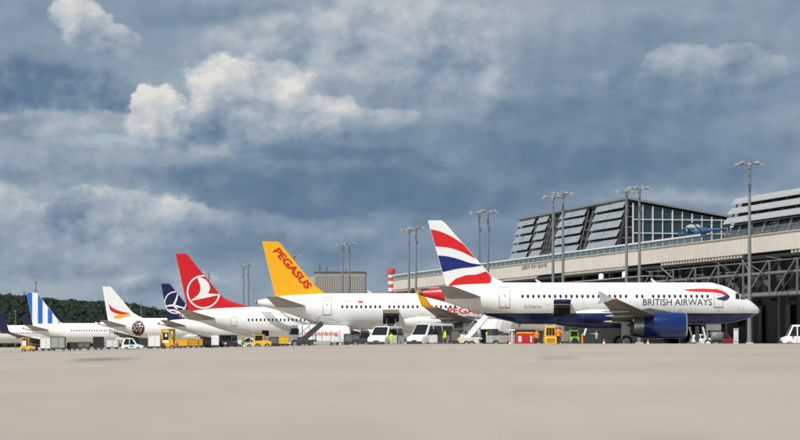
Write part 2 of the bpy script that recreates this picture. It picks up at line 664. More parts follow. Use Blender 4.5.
def build_hill():
    xs = list(range(-900, 500, 25))
    ys = list(range(1460, 2000, 30))
    vs = [(x, y, hill_z(x, y)) for y in ys for x in xs]
    nx = len(xs)
    fs = [(j * nx + i, j * nx + i + 1, (j + 1) * nx + i + 1, (j + 1) * nx + i) for j in range(len(ys) - 1) for i in range(nx - 1)]
    me = bpy.data.meshes.new('hill')
    me.from_pydata(vs, [], fs)
    me.materials.append(mat('forest_floor', (0.022, 0.032, 0.016), 0.95, vscale=0.05))
    me.polygons.foreach_set('use_smooth', [True] * len(me.polygons))
    tag(link(bpy.data.objects.new('hill', me)), kind='structure')
    # trees: lumpy crowns, joined, far too many and too far off to count
    bm = bmesh.new()
    bmesh.ops.create_icosphere(bm, subdivisions=1, radius=1)
    bm.verts.ensure_lookup_table()
    B = np.array([v.co[:] for v in bm.verts])
    T = np.array([[v.index for v in f.verts] for f in bm.faces])
    bm.free()
    protos = []
    for k in range(8):
        d = np.array([1 + 0.45 * mnoise.noise(Vector(p) * 1.9 + Vector((k * 9.1, 0, 0))) + 0.35 * mnoise.noise(Vector(p) * 4.3 + Vector((0, k * 5.3, 0))) for p in B])
        protos.append(B * d[:, None])
    V, FC = [], []
    rs = random.Random(3)
    nr = np.random.default_rng(5)
    n = 0
    for i in range(8600):
        y = rs.uniform(1490, 1780)
        x = rs.uniform(-430, 40) * (y / 1500)
        px = 400 + x * F / y
        if px > 330 or px < -60:
            continue
        r = rs.uniform(1.3, 3.1)
        h = r * rs.uniform(0.85, 1.25)
        z = hill_z(x, y) + h * 0.55 + rs.uniform(0, 1.5)
        a = rs.uniform(0, 6.28)
        ca, sa = math.cos(a), math.sin(a)
        P = protos[rs.randrange(8)]
        Q = np.stack([(P[:, 0] * ca - P[:, 1] * sa) * r + x, (P[:, 0] * sa + P[:, 1] * ca) * r + y, P[:, 2] * h + z], 1)
        V.append(Q)
        FC.append(T + n)
        n += len(P)
        # loose leaf clumps round the crown
        q = 34
        D = nr.normal(size=(q, 3)); D /= np.linalg.norm(D, axis=1)[:, None]
        C = D * np.array([r, r, h]) * nr.uniform(0.85, 1.12, size=(q, 1)) + np.array([x, y, z])
        E = nr.normal(size=(q, 3, 3)) * 0.50
        V.append((C[:, None, :] + E).reshape(-1, 3))
        FC.append(np.arange(q * 3).reshape(-1, 3) + n)
        n += q * 3
    V = np.concatenate(V); FC = np.concatenate(FC)
    me = bpy.data.meshes.new('forest')
    me.from_pydata(V.tolist(), [], FC.tolist())
    m = bpy.data.materials.new('forest_leaves')
    m.use_nodes = True
    nt = m.node_tree
    b = nt.nodes['Principled BSDF']
    b.inputs['Roughness'].default_value = 0.9
    b.inputs['Specular IOR Level'].default_value = 0.1
    t = nt.nodes.new('ShaderNodeTexCoord')
    g = nt.nodes.new('ShaderNodeNewGeometry')
    n1 = fbm(nt, t.outputs['Object'], 0.05, 4, 0.6)
    n2 = fbm(nt, t.outputs['Object'], 0.9, 3, 0.7)
    isl = S(nt, g.outputs['Random Per Island'])
    c = ramp(nt, (isl * 0.5 + n1 * 0.3 + n2 * 0.25).clamp(), [(0.15, (0.017, 0.027, 0.022)), (0.5, (0.022, 0.034, 0.025)), (0.85, (0.031, 0.044, 0.030))])  # tones kept bluish and close together, distance haze put into the colour
    nt.links.new(c, b.inputs['Base Color'])
    me.materials.append(m)
    me.polygons.foreach_set('use_smooth', [True] * len(me.polygons))
    o = link(bpy.data.objects.new('forest', me))
    tag(o, 'dark green wood covering the far ridge behind the parked aircraft', 'forest', kind='stuff')


build_hill()

# ================================================================== TERMINAL
# local frame of the terminal: a runs along the front away from the camera, b goes back from the front
TU = Vector((-0.196, 0.9806, 0))
TA = Vector((57.0, 360.0, 0.0))
T_ANG = math.atan2(0.9806, -0.196)


def tl(a, b, z):
    return (a, -b, z)


def build_terminal():
    root = empty('terminal_building', TA, T_ANG)
    tag(root, 'long airport terminal with beige concrete terrace front and dark steel gallery below', 'terminal')
    A0, A1 = -100, 300
    # fascia panels
    pan = MB().box(tl(0, 0.30, 14.9), (9.94, 0.60, 2.6)).build('fascia_panel', M_fascia, root, bevel=0.04, seg=1)
    k = A0 + 5
    first = True
    rs = random.Random(1)
    while k < A1:
        o = pan if first else inst(pan, root)
        o.location = (k, 0.012 * rs.uniform(-1, 1), 0)
        first = False
        k += 10
    # cornice ledge + deck
    MB().box(tl((A0 + A1) / 2, 0.30, 16.27), (A1 - A0, 0.9, 0.14)).build('coping', M_concrete, root)
    MB().box(tl((A0 + A1) / 2, 15.6, 15.2), (A1 - A0, 30.0, 0.4)).build('terrace_deck', mat('deck_grey', (0.25, 0.25, 0.24), 0.8), root)
    # row of brackets (dentils) under the fascia
    br = MB()
    k = A0
    i = 0
    while k < A1:
        if (i // 14) % 3 != 2:
            br.box(tl(k, 0.55, 13.35), (0.75, 0.9, 0.5))
        k += 1.5
        i += 1
    tag(br.build('bracket_row', M_concrete, root), kind='stuff')
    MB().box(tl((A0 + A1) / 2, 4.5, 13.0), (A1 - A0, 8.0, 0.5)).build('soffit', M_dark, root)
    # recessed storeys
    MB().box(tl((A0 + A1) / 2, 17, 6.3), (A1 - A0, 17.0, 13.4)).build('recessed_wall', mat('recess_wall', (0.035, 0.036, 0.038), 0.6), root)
    gp = MB().box(tl(0, 8.44, 5.0), (3.4, 0.08, 4.2)).build('window_pane', M_glass, root)
    k = A0 + 2
    j = 0
    while k < 150:
        o = gp if j == 0 else inst(gp, root)
        o.location = (k, 0, 0 if j % 2 else 4.6)
        k += 4
        j += 1
    # ground floor columns
    co = MB().box(tl(0, 1.6, 6.5), (0.9, 0.9, 13.0)).build('column', mat('column_grey', (0.07, 0.07, 0.07), 0.7), root, bevel=0.05, seg=1)
    k = A0 + 4
    j = 0
    while k < A1:
        o = co if j == 0 else inst(co, root)
        o.location = (k, 0, 0)
        k += 12 if k < 80 else 18
        j += 1
    # pale ground floor doors between the dark columns
    dr = MB().box(tl(0, 7.9, 3.0), (3.0, 0.12, 6.0)).build('loading_door', mat('door_grey', (0.10, 0.10, 0.105), 0.6), root)
    for j, k in enumerate((-20, -8, 4, 16, 27, 40)):
        o = dr if j == 0 else inst(dr, root)
        o.location = (k, 0, 0)
    M_beam = mat('beam_grey', (0.20, 0.205, 0.21), 0.5)
    # steel gallery: floor beam, roof beam, handrail and braces
    ga, gb = A0, 66
    for nm, z, h, d, m in (('floor_beam', 7.25, 0.50, 3.2, M_beam), ('roof_beam', 10.3, 0.32, 3.0, M_beam), ('top_rail', 12.0, 0.16, 0.16, M_gallery)):
        MB().box(tl((ga + gb) / 2, -2.4 + (d - 0.2) / 2, z), (gb - ga, d, h)).build(nm, m, root)
    po = MB().box(tl(0, -2.6, 9.6), (0.26, 0.22, 5.0)).build('gallery_post', M_gallery, root)
    k = ga + 2
    j = 0
    rr = random.Random(5)
    di = MB().bar(tl(8.5, -2.75, 7.6), tl(0.2, -2.75, 12.0), 0.18).build('brace', M_beam, root)
    d2 = MB().bar(tl(0.2, -0.9, 7.4), tl(-6.0, -0.9, 10.2), 0.14).build('brace', M_gallery, root)
    while k < gb:
        o = po if j == 0 else inst(po, root)
        o.location = (k, 0, 0)
        o = di if j == 0 else inst(di, root)
        o.location = (k, 0, 0)
        o = d2 if j == 0 else inst(d2, root)
        o.location = (k, 0, 0)
        k += 11.5
        j += 1
    # service stairs, ducts and secondary steel behind the gallery front
    for q in range(46):
        a_ = rr.uniform(-20, 66)
        z_ = rr.choice((7.5, 8.4, 10.5, 11.0, 12.2))
        b_ = rr.uniform(-1.8, 3.5)
        ln = rr.uniform(2, 9)
        dz_ = rr.choice((0, 0, 2.2, -2.4, 1.4))
        MB().bar(tl(a_, b_, z_), tl(a_ + ln, b_, min(max(z_ + dz_, 7.4), 12.8)), rr.uniform(0.08, 0.2)).build('secondary_bar', rr.choice((M_gallery, M_dark, M_beam)), root)
    for q in range(9):
        a_ = rr.uniform(-15, 62)
        MB().box(tl(a_, rr.uniform(0.5, 3.5), rr.uniform(8.3, 9.4)), (rr.uniform(1.5, 4.5), 1.4, rr.uniform(1.0, 2.0))).build('plant_box', rr.choice((M_dark, M_gallery)), root)
    # inner gallery mullions
    mu = MB().box(tl(0, 0.9, 8.8), (0.12, 0.12, 2.7)).build('mullion', M_gallery, root)
    k = ga
    j = 0
    while k < gb:
        o = mu if j == 0 else inst(mu, root)
        o.location = (k, 0, 0)
        k += 3.2
        j += 1
    # lower flat roof left of the gallery with two white vents
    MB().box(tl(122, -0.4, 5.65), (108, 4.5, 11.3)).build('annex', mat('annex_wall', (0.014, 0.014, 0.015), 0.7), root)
    MB().box(tl(122, -0.4, 11.38), (109, 5.0, 0.16)).build('annex_roof', M_grey, root)
    for a in (84, 99):
        MB().revolve([(11.46, 0.5), (12.3, 0.5), (12.55, 0.35), (12.62, 0.02)], 'z', tl(a, -1.2, 0), 12).build('roof_vent', M_white, root, smooth=True)
    # balustrade: glass panes, posts and the white handrail
    gl = bpy.data.materials.new('balustrade_glass')
    gl.use_nodes = True
    b = gl.node_tree.nodes['Principled BSDF']
    b.inputs['Base Color'].default_value = (0.12, 0.20, 0.215, 1)
    b.inputs['Roughness'].default_value = 0.08
    b.inputs['Alpha'].default_value = 0.72
    pane = MB().box(tl(0, 0.15, 16.85), (3.86, 0.03, 0.9)).build('balustrade_pane', gl, root)
    post = MB().box(tl(0, 0.15, 16.83), (0.07, 0.07, 1.0)).build('balustrade_post', M_white, root)
    k = 48
    j = 0
    while k < A1:
        o = pane if j == 0 else inst(pane, root)
        o.location = (k, 0, 0)
        o = post if j == 0 else inst(post, root)
        o.location = (k + 2, 0, 0)
        k += 4
        j += 1
    MB().box(tl((46 + A1) / 2, 0.15, 17.40), (A1 - 46, 0.30, 0.28)).build('handrail', M_white, root)
    # right hand balustrade: grey railing
    MB().box(tl((A0 + 46) / 2, 0.2, 17.35), (46 - A0, 0.08, 0.08)).build('handrail', M_steel, root)
    bal = MB()
    k = A0
    while k < 46:
        bal.box(tl(k, 0.2, 16.8), (0.07, 0.05, 1.1))
        k += 0.9
    tag(bal.build('railing_bars', M_steel, root), kind='stuff')
    # lettering on the fascia (two lines)
    tr = []
    for t in text_tris('LBBW BW BANK', 0.01):
        tr.append([(142 + (1 - p[0]) * 21.0, 15.05 + p[1] * 0.85) for p in t])
    mb = MB()
    for t in tr:
        mb.poly([tl(x, -0.03, z) for x, z in t])
    mb.build('fascia_lettering', mat('bronze_letters', (0.14, 0.11, 0.08), 0.5), root)


build_terminal()


def build_louvre_hall():
    """hall with a leaning front of louvre panels and a glazed gable end"""
    root = empty('terminal_hall', TA, T_ANG)
    tag(root, 'terminal hall with leaning grey louvre panels and tall gridded glass gable', 'building')
    a0, a1 = 119.5, 205.0
    zt = 27.3

    def bo(z):                 # how far back the leaning front is at height z
        return 7.6 + (z - 18.0) / 9.0 * 2.2
    # body behind: leaning dark backing, roof, back
    prof = [(bo(15.4) + 1.1, 15.4), (bo(zt) + 1.1, zt - 0.3), (36, zt - 4.6), (36, 15.4)]
    mb = MB()
    rings = [[Vector(tl(a, b, z)) for b, z in prof] for a in (a0 + 0.9, a1)]
    mb.loft(rings)
    mb.build('backing_wall', mat('hall_backing', (0.025, 0.026, 0.028), 0.6), root)
    # roof slab
    mb = MB()
    rp = [(bo(zt) - 0.3, zt + 0.05), (37, zt - 4.45), (37, zt - 4.05), (bo(zt) - 0.3, zt + 0.45)]
    mb.loft([[Vector(tl(a, b, z)) for b, z in rp] for a in (a0 - 0.5, a1)])
    mb.build('roof', mat('roof_grey', (0.22, 0.23, 0.24), 0.5), root)
    # louvre panels: 7 columns x 5 rows, in groups with dark gaps
    cols = [(120.8, 130.6), (131.0, 141.0), (148.5, 158.3), (158.7, 168.0), (178.2, 186.6), (190.0, 196.8), (197.2, 204.6)]
    rs = random.Random(2)
    meshes = {}
    for ci, (c0, c1) in enumerate(cols):
        for r in range(5):
            z1 = zt - 0.1 - r * 1.83
            z0 = z1 - 1.42
            # lower rows reach a little further along, like the photographed stagger
            sh = -0.0 * r
            pts = []
            for a in (c0 + sh, c1 + sh):
                pts.append([Vector(tl(a, bo(z0) - 0.30, z0)), Vector(tl(a, bo(z1) + 0.10, z1)),
                            Vector(tl(a, bo(z1) + 0.22, z1)), Vector(tl(a, bo(z0) - 0.16, z0))])
            mb = MB().loft(pts)
            o = mb.build('louvre_panel', M_panel, root)
            o.location = (0, rs.uniform(-0.03, 0.03), rs.uniform(-0.03, 0.03))
    # slanting steel posts behind the panels
    pp = None
    for k in (120.0, 130.8, 141.6, 144.5, 148.0, 158.5, 168.6, 171, 173.5, 176, 178.0, 187.2, 189.4, 197.0, 204.8):
        mb = MB()
        mb.bar(tl(k, bo(15.4) + 0.4, 15.4), tl(k, bo(zt) + 0.4, zt), 0.22)
        mb.build('front_post', M_gallery, root)
    for z in (17.2, 19.0, 20.9, 22.7, 24.5):
        MB().bar(tl(a0 + 0.5, bo(z) + 0.6, z), tl(a1, bo(z) + 0.6, z), 0.14).build('front_rail', M_gallery, root)
    # cluttered maintenance frames in the wide gap, rust brown
    for q in range(7):
        z = 17.0 + q * 1.5
        MB().bar(tl(169, bo(z) - 0.1, z), tl(178, bo(z) - 0.1, z + 0.3), 0.12).build('gap_rail', mat('rusty_steel', (0.14, 0.09, 0.06), 0.7), root)
    # glazed gable end
    b0 = bo(zt) + 0.6
    ncol, w = 12, 1.95
    bl = [b0 + 0.4 + i * w for i in range(ncol + 1)]
    zr = [15.5, 18.3, 20.9, 23.5, 26.4]

    def ztop(b):
        return zt - 0.45 - (b - bo(zt)) * (4.45 / (37 - bo(zt)))
    for i in range(ncol):
        for j in range(4):
            bL, bR = bl[i] + 0.09, bl[i + 1] - 0.09
            zb, zz = zr[j] + 0.08, zr[j + 1] - 0.08
            zl, zr_ = min(zz, ztop(bL)), min(zz, ztop(bR))
            if zl - zb < 0.3:
                continue
            pts = [[Vector(tl(a, bL, zb)), Vector(tl(a, bR, zb)), Vector(tl(a, bR, max(zr_, zb + 0.1))), Vector(tl(a, bL, zl))] for a in (a0 + 0.20, a0 + 0.28)]
            MB().loft(pts).build('gable_pane', M_bluglass, root)
    M_mull = mat('pale_mullion', (0.62, 0.63, 0.62), 0.5)
    for i in range(ncol + 1):
        wd = 0.24 if i % 2 == 0 else 0.14
        z1 = ztop(bl[i])
        MB().box(tl(a0 + 0.05, bl[i], (15.4 + z1) / 2), (0.34, wd, z1 - 15.4)).build('gable_mullion', M_mull, root)
    for j in range(0, 4):
        bmax = bl[-1]
        if ztop(bmax) < zr[j] + 0.1:
            bmax = bl[0] + (ztop(bl[0]) - zr[j]) / (4.45 / (37 - bo(zt)))
        MB().box(tl(a0 + 0.03, (bl[0] + bmax) / 2, zr[j]), (0.28, bmax - bl[0], 0.18)).build('gable_transom', M_mull, root)
    # corner frame at the airside edge of the gable
    MB().bar(tl(a0 + 0.1, bo(15.4) + 0.2, 15.4), tl(a0 + 0.1, bo(zt) + 0.2, zt), 0.4).build('corner_post', M_dark, root)
    for j in range(6):
        z = 16 + j * 2
        MB().bar(tl(a0 + 0.2, bo(z) + 0.3, z), tl(a0 + 0.2, bl[0], z), 0.15).build('corner_rail', M_steel, root)


build_louvre_hall()


def build_band_hall():
    root = empty('terminal_hall', TA, T_ANG)
    tag(root, 'terminal hall at the right edge with three long white louvre bands', 'building')
    a0, a1 = -80.0, 57.0

    def bo(z):
        return 7.6 + (z - 18.0) / 6.0 * 2.4
    prof = [(bo(15.4) + 1.0, 15.4), (bo(23.8) + 1.0, 23.6), (34, 21.5), (34, 15.4)]
    MB().loft([[Vector(tl(a, b, z)) for b, z in prof] for a in (a0, a1 - 1)]).build('backing_wall', mat('hall_backing', (0.03, 0.03, 0.03), 0.6), root)
    rp = [(bo(24) + 0.2, 23.65), (35, 21.6), (35, 21.9), (bo(24) + 0.2, 23.95)]
    MB().loft([[Vector(tl(a, b, z)) for b, z in rp] for a in (a0, a1 - 0.5)]).build('roof', mat('roof_grey', (0.3, 0.3, 0.3), 0.5), root)
    for r, (z1, e) in enumerate(((23.95, 0.0), (22.35, 0.2), (20.75, 0.5))):
        z0 = z1 - 1.08
        segs = [(18.4 - r * 1.4, a1 + e), (-16.0 - r, 17.0 - r * 1.4), (-48, -17.2 - r), (-80, -49)]
        for c0, c1 in segs:
            pts = []
            for a in (c0, c1):
                ring = []
                for t in (0, 0.3, 0.6, 0.85, 1.0):      # gently curved blade
                    z = z0 + (z1 - z0) * t
                    ring.append(Vector(tl(a, bo(z) - 0.45 + 0.22 * t * t * 2, z)))
                ring += [v + Vector(tl(0, 0.15, -0.04)) for v in reversed(ring)]
                pts.append(ring)
            MB().loft(pts).build('louvre_band', M_panelw, root, bevel=0)
    k = a1 - 1
    p0 = None
    while k > a0:
        mb = MB().bar(tl(k, bo(15.4) + 0.3, 15.4), tl(k, bo(23.7) + 0.3, 23.7), 0.22)
        mb.build('front_post', M_steel, root)
        k -= 6
    k = a1 - 2.5
    j = 0
    wn = MB()
    wn.loft([[Vector(tl(a, bo(16.0) + 0.90, 16.0)), Vector(tl(a, bo(19.2) + 0.90, 19.2)), Vector(tl(a, bo(19.2) + 0.8, 19.2)), Vector(tl(a, bo(16.0) + 0.8, 16.0))] for a in (-1.3, 1.3)])
    w0 = wn.build('window_pane', mat('slate_glass', (0.06, 0.075, 0.085), 0.15), root)
    while k > -60:
        o = w0 if j == 0 else inst(w0, root)
        o.location = (k, 0, 0)
        k -= 3
        j += 1
    for z in (15.9, 17.6, 19.4):
        MB().bar(tl(a0, bo(z) + 0.2, z), tl(a1 - 1, bo(z) + 0.2, z), 0.14).build('front_rail', M_steel, root)


build_band_hall()


def tpos(a, b, z=0):
    v = Vector((0.9806, 0.196, 0))
    return TA + TU * a + v * b + Vector((0, 0, z))


def build_helicopter():
    p = tpos(63, 4.6, 16.75)
    root = empty('helicopter', p, R(172))
    tag(root, 'small blue and white helicopter displayed on the terminal terrace', 'helicopter')
    root.scale = (1.15, 1.15, 1.15)
    MB().box((0, 0, -0.60), (4.2, 2.4, 1.15)).build('plinth', M_dark, root)
    M_hb = mat('helicopter_blue', (0.045, 0.12, 0.24), 0.4)
    rings = []
    for x, zc, ry, rz in ((2.35, 1.25, 0.05, 0.05), (2.2, 1.27, 0.42, 0.38), (1.7, 1.38, 0.72, 0.66), (1.0, 1.5, 0.82, 0.84), (0.0, 1.55, 0.82, 0.86),
                          (-1.0, 1.6, 0.75, 0.78), (-1.7, 1.75, 0.5, 0.52), (-2.1, 1.85, 0.25, 0.27)):
        rings.append([Vector((x, ry * math.cos(t * math.pi / 8), zc + rz * math.sin(t * math.pi / 8))) for t in range(16)])
    MB().loft(rings).build('cabin', M_hb, root, smooth=True)
    MB().tube((-1.6, 0, 1.9), (-5.6, 0, 2.15), 0.24, 0.12, 10).build('tail_boom', M_hb, root, smooth=True)
    MB().prism([(-5.2, 2.1), (-5.9, 3.2), (-6.3, 3.2), (-5.8, 2.0)], -0.05, 0.05).build('tail_fin', M_white, root)
    MB().box((-5.0, 0, 2.15), (0.5, 1.8, 0.06)).build('tail_plane', M_white, root)
    MB().box((0.1, 0, 2.5), (2.4, 0.8, 0.45), taper=0.7).build('engine_cowling', M_grey, root, bevel=0.08)
    MB().tube((0.2, 0, 2.6), (0.2, 0, 3.0), 0.10).build('rotor_mast', M_dark, root)
    for k in range(4):
        a = k * math.pi / 2 + 0.5
        MB().box((0.2 + 1.9 * math.cos(a), 1.9 * math.sin(a), 2.98), (3.8, 0.22, 0.03), rz=a).build('rotor_blade', M_dark, root)
    for s in (-1, 1):
        MB().tube((-1.4, s * 0.9, 0.06), (1.9, s * 0.9, 0.06), 0.05).tube((-0.7, s * 0.6, 0.9), (-0.8, s * 0.9, 0.06), 0.04).tube((0.9, s * 0.6, 0.85), (1.0, s * 0.9, 0.06), 0.04).build('skid', M_dark, root)
        MB().add([(1.95, s * 0.60, 1.5), (1.1, s * 0.84, 1.45), (1.1, s * 0.72, 2.05), (1.7, s * 0.55, 1.9)], [(0, 1, 2, 3)]).build('side_window', M_glass, root)
        MB().add([(0.9, s * 0.845, 1.45), (-0.1, s * 0.845, 1.45), (-0.1, s * 0.70, 2.1), (0.9, s * 0.72, 2.1)], [(0, 1, 2, 3)]).build('side_window', M_glass, root)
    MB().add([(2.22, 0.40, 1.45), (2.22, -0.40, 1.45), (1.6, -0.52, 2.0), (1.6, 0.52, 2.0)], [(0, 1, 2, 3)]).build('windscreen', M_glass, root)


build_helicopter()


def build_terrace_things():
    PL = 'planters along the terrace'
    for i, (a, hh, lab) in enumerate(((28, 1.5, 'leafy planter on the terrace below the white louvre bands, left of three'), (17, 1.9, 'leafy planter on the terrace below the white louvre bands, middle of three'),
                                      (4, 1.4, 'leafy planter on the terrace near the right edge, right of three'))):
        r = empty('planter', tpos(a, 2.2, 15.4), T_ANG)
        tag(r, lab, 'planter', PL)
        MB().box((0, 0, 0.5), (2.4, 0.8, 1.0), taper=1.05).build('trough', M_grey, r, bevel=0.03, seg=1)
        lf = MB()
        rs = random.Random(i)
        for q in range(160):
            c = Vector((rs.uniform(-1.15, 1.15), rs.uniform(-0.35, 0.35), 1.0 + rs.random() ** 1.5 * hh))
            d = [Vector((rs.gauss(0, .12), rs.gauss(0, .12), rs.gauss(0, .12))) for _ in range(3)]
            lf.poly([c + v for v in d])
        tag(lf.build('foliage', mat('planter_leaves', (0.04, 0.07, 0.025), 0.8), r), kind='stuff')
    SH = 'folded sunshades on the terrace'
    for i, (a, lab) in enumerate(((88, 'pale folded sunshade on the terrace before the glass gable, right of two'), (93, 'pale folded sunshade on the terrace before the glass gable, left of two'))):
        r = empty('sunshade', tpos(a, 1.6, 15.4), T_ANG)
        tag(r, lab, 'sunshade', SH)
        MB().tube((0, 0, 0), (0, 0, 2.6), 0.04).build('pole', M_steel, r)
        MB().revolve([(1.3, 0.32), (1.9, 0.26), (2.55, 0.04)], 'z', n=10).build('canopy', M_dirtywhite, r, smooth=True)
        MB().box((0, 0, 0.08), (0.6, 0.6, 0.16)).build('foot', M_grey, r)


build_terrace_things()


# ================================================================== FAR BUILDINGS
def build_hangar():
    Y = 760
    p0 = at(314.5, 342, Y); p1 = at(365, 342, Y)
    zt = at(0, 272.5, Y).z
    root = empty('hangar', (p0.x, Y, gz(p0.x) - 0.5))
    tag(root, 'grey ribbed metal hangar behind the yellow tailed aircraft', 'hangar')
    w = p1.x - p0.x
    h = zt - root.location.z
    MB().box((w / 2, 15, h / 2), (w, 30, h)).build('wall', mat('hangar_cladding', (0.33, 0.32, 0.30), 0.6, vscale=0.2), root)
    rib = MB().box((0, -0.1, h / 2 - 0.4), (0.25, 0.2, h - 0.8)).build('cladding_rib', mat('hangar_rib', (0.27, 0.265, 0.25), 0.6), root)
    n = 22
    for i in range(n):
        o = rib if i == 0 else inst(rib, root)
        o.location = (0.4 + (w - 0.8) * i / (n - 1), 0, 0)
    MB().box((w / 2, 15, h + 0.15), (w + 0.5, 30.5, 0.35)).build('roof_edge', mat('roof_trim', (0.10, 0.10, 0.10), 0.5), root)
    MB().box((-1.3, 16, h / 2 - 0.6), (2.5, 28, h - 1.2)).build('side_bay', mat('side_cladding', (0.42, 0.41, 0.38), 0.6), root)
    for k, hh in ((0.1, 2.2), (0.24, 1.4), (0.62, 1.0)):
        MB().tube((w * k, 3, h + 0.3), (w * k, 3, h + 0.3 + hh), 0.10).build('roof_aerial', M_dark, root)


build_hangar()


def build_tower():
    Y = 700
    b = at(391, 342, Y)
    root = empty('radar_mast', (b.x, Y, gz(b.x)))
    tag(root, 'red and white banded round tower with wider red head', 'tower')
    M_bw = mat('band_white', (0.74, 0.72, 0.70), 0.6)
    M_br = mat('band_red', (0.62, 0.07, 0.06), 0.6)
    ztop = at(0, 268.5, Y).z - gz(b.x)
    zz = ztop - 1.55
    step = 0.95
    k = 0
    r = 0.80
    while zz > 0:
        z0 = max(zz - step, 0)
        MB().revolve([(z0, r), (zz, r)], 'z', n=20).build('band', M_bw if k % 2 == 0 else M_br, root, smooth=True)
        zz = z0
        k += 1
    MB().revolve([(ztop - 1.55, r), (ztop - 1.3, 1.15), (ztop - 0.3, 1.2), (ztop - 0.25, 1.0), (ztop, 0.95)], 'z', n=20).build('head', M_br, root, smooth=True)
    for i in range(5):
        a = i * 1.256
        MB().tube((1.1 * math.cos(a), 1.1 * math.sin(a), ztop - 0.6), (1.1 * math.cos(a), 1.1 * math.sin(a), ztop + 0.25), 0.05).build('aerial', M_br, root)


build_tower()


# ================================================================== FLOODLIGHT MASTS
def mast_proto():
    H = 25.0
    root = empty('floodlight_mast')
    MB().revolve([(0, 0.33), (3, 0.30), (H - 0.4, 0.17)], 'z', n=14).build('pole', M_steel, root, smooth=True)
    MB().box((0, 0, 0.2), (0.9, 0.9, 0.4)).build('footing', M_concrete, root)
    cr = MB()
    for k in range(16):
        a, b = 2 * math.pi * k / 16, 2 * math.pi * (k + 1) / 16
        cr.bar((1.40 * math.cos(a), 1.40 * math.sin(a), H - 0.1), (1.40 * math.cos(b), 1.40 * math.sin(b), H - 0.1), 0.09)
    for k in range(4):
        a = k * math.pi / 2 + 0.4
        cr.bar((0, 0, H - 0.15), (1.3 * math.cos(a), 1.3 * math.sin(a), H - 0.1), 0.10)
    cr.tube((0, 0, H - 0.7), (0, 0, H + 0.15), 0.30, 0.26, 10)
    cr.build('head_frame', M_steel, root)
    MB().tube((0, 0, H), (0, 0, H + 1.1), 0.035).build('lightning_rod', M_steel, root)
    lm = MB().box((0, 0, 0), (0.72, 0.44, 0.11), ry=R(10)).box((-0.05, 0, 0.09), (0.36, 0.30, 0.10))
    fl = lm.build('floodlight', M_grey, root, bevel=0.02, seg=1)
    first = True
    for k, (ang, rad) in enumerate(((0.1, 1.75), (0.75, 1.6), (1.45, 1.6), (2.3, 1.65), (3.1, 1.8), (3.9, 1.6), (4.6, 1.6), (5.4, 1.6))):
        o = fl if first else inst(fl, root)
        first = False
        o.location = (rad * math.cos(ang), rad * math.sin(ang), H - 0.05 + (0.16 if k % 2 else -0.10))
        o.rotation_euler = (0, 0, ang)
    MB().box((0.0, -0.22, H - 3.2), (0.42, 0.25, 0.9)).build('junction_box', mat('mast_box', (0.10, 0.13, 0.17), 0.5), root, bevel=0.03, seg=1)
    return root


def build_masts():
    proto = mast_proto()
    lst = [(749.5, 161.5, 'tall grey floodlight mast behind the nose of the blue bellied jet'),
           (639.5, 186.5, 'floodlight mast at the glazed gable corner, right of its pair'),
           (626.5, 190, 'floodlight mast at the glazed gable corner, left of its pair'),
           (563, 192, 'floodlight mast before the louvre hall, right of its pair'),
           (553, 195.5, 'floodlight mast before the louvre hall, left of its pair'),
           (488, 210, 'floodlight mast right of the flag striped tail fin, right of its pair'),
           (479, 211.5, 'floodlight mast right of the flag striped tail fin, left of its pair'),
           (416, 226.5, 'floodlight mast left of the flag striped tail fin, right of its pair'),
           (409, 228.5, 'floodlight mast left of the flag striped tail fin, left of its pair'),
           (349.5, 242.5, 'floodlight mast before the grey hangar, right of its pair'),
           (343, 244, 'floodlight mast before the grey hangar, left of its pair'),
           (294, 254.5, 'floodlight mast partly hidden behind the yellow tail fin'),
           (248.5, 263.5, 'thin floodlight mast between red and yellow tail fins, right of its pair'),
           (243.5, 264.5, 'thin floodlight mast between red and yellow tail fins, left of its pair'),
           (209, 272.5, 'thin floodlight mast behind the red tail fin'),
           (36, 281, 'far floodlight mast above the blue striped tail fin')]
    for i, (px, py, lab) in enumerate(lst):
        Y = 25.5 * F / (HY - py)
        for _ in range(8):                       # mast top must land at the photographed height
            X = (px - 400) * Y / F
            Y = (25.3 + gz(X) - ZC) * F / (HY - py)
        X = (px - 400) * Y / F
        o = proto if i == 0 else copy_tree(proto)
        o.location = (X, Y, gz(X))
        o.rotation_euler = (0, 0, i * 0.37)
        tag(o, lab, 'light mast', 'floodlight masts along the apron')


build_masts()
# thin bare poles at the wood's edge
for px, py, Y, lab in ((130.5, 301, 900, 'thin grey pole rising right of the white tail fin, left one'),
                       (141, 300.5, 900, 'thin grey pole rising right of the white tail fin, right one'),
                       (15.5, 311, 900, 'thin pale pole left of the blue striped tail fin')):
    p = at(px, py, Y)
    g = gz(p.x)
    o = empty('pole', (p.x, Y, g))
    MB().tube((0, 0, 0), (0, 0, p.z - g), 0.14, 0.09, 8).build('shaft', M_steel, o)
    MB().box((0, 0, p.z - g + 0.05), (0.5, 0.3, 0.16)).build('lamp_head', M_grey, o)
    tag(o, lab, 'pole', 'thin poles before the wood')

# ================================================================== AIRCRAFT
# fuselage side outline (m): x from the tail end / from the nose, top z, bottom z, half width
TAIL_ST = [(0.0, 5.35, 4.90, 0.22), (1.2, 5.57, 4.58, 0.50), (2.4, 5.78, 4.27, 0.78), (4.0, 5.98, 3.74, 1.12), (5.6, 6.08, 3.20, 1.44),
           (7.5, 6.17, 2.67, 1.74), (9.4, 6.19, 2.25, 1.92), (11.4, 6.19, 2.06, 1.98)]
NOSE_ST = [(5.85, 6.19, 2.05, 1.98), (4.65, 6.12, 2.07, 1.95), (3.4, 5.82, 2.15, 1.80), (2.4, 5.34, 2.30, 1.56), (1.65, 4.80, 2.48, 1.28), (0.9, 4.36, 2.70, 0.93),
           (0.35, 3.92, 3.00, 0.54), (0.10, 3.66, 3.18, 0.27), (0.0, 3.46, 3.34, 0.06)]


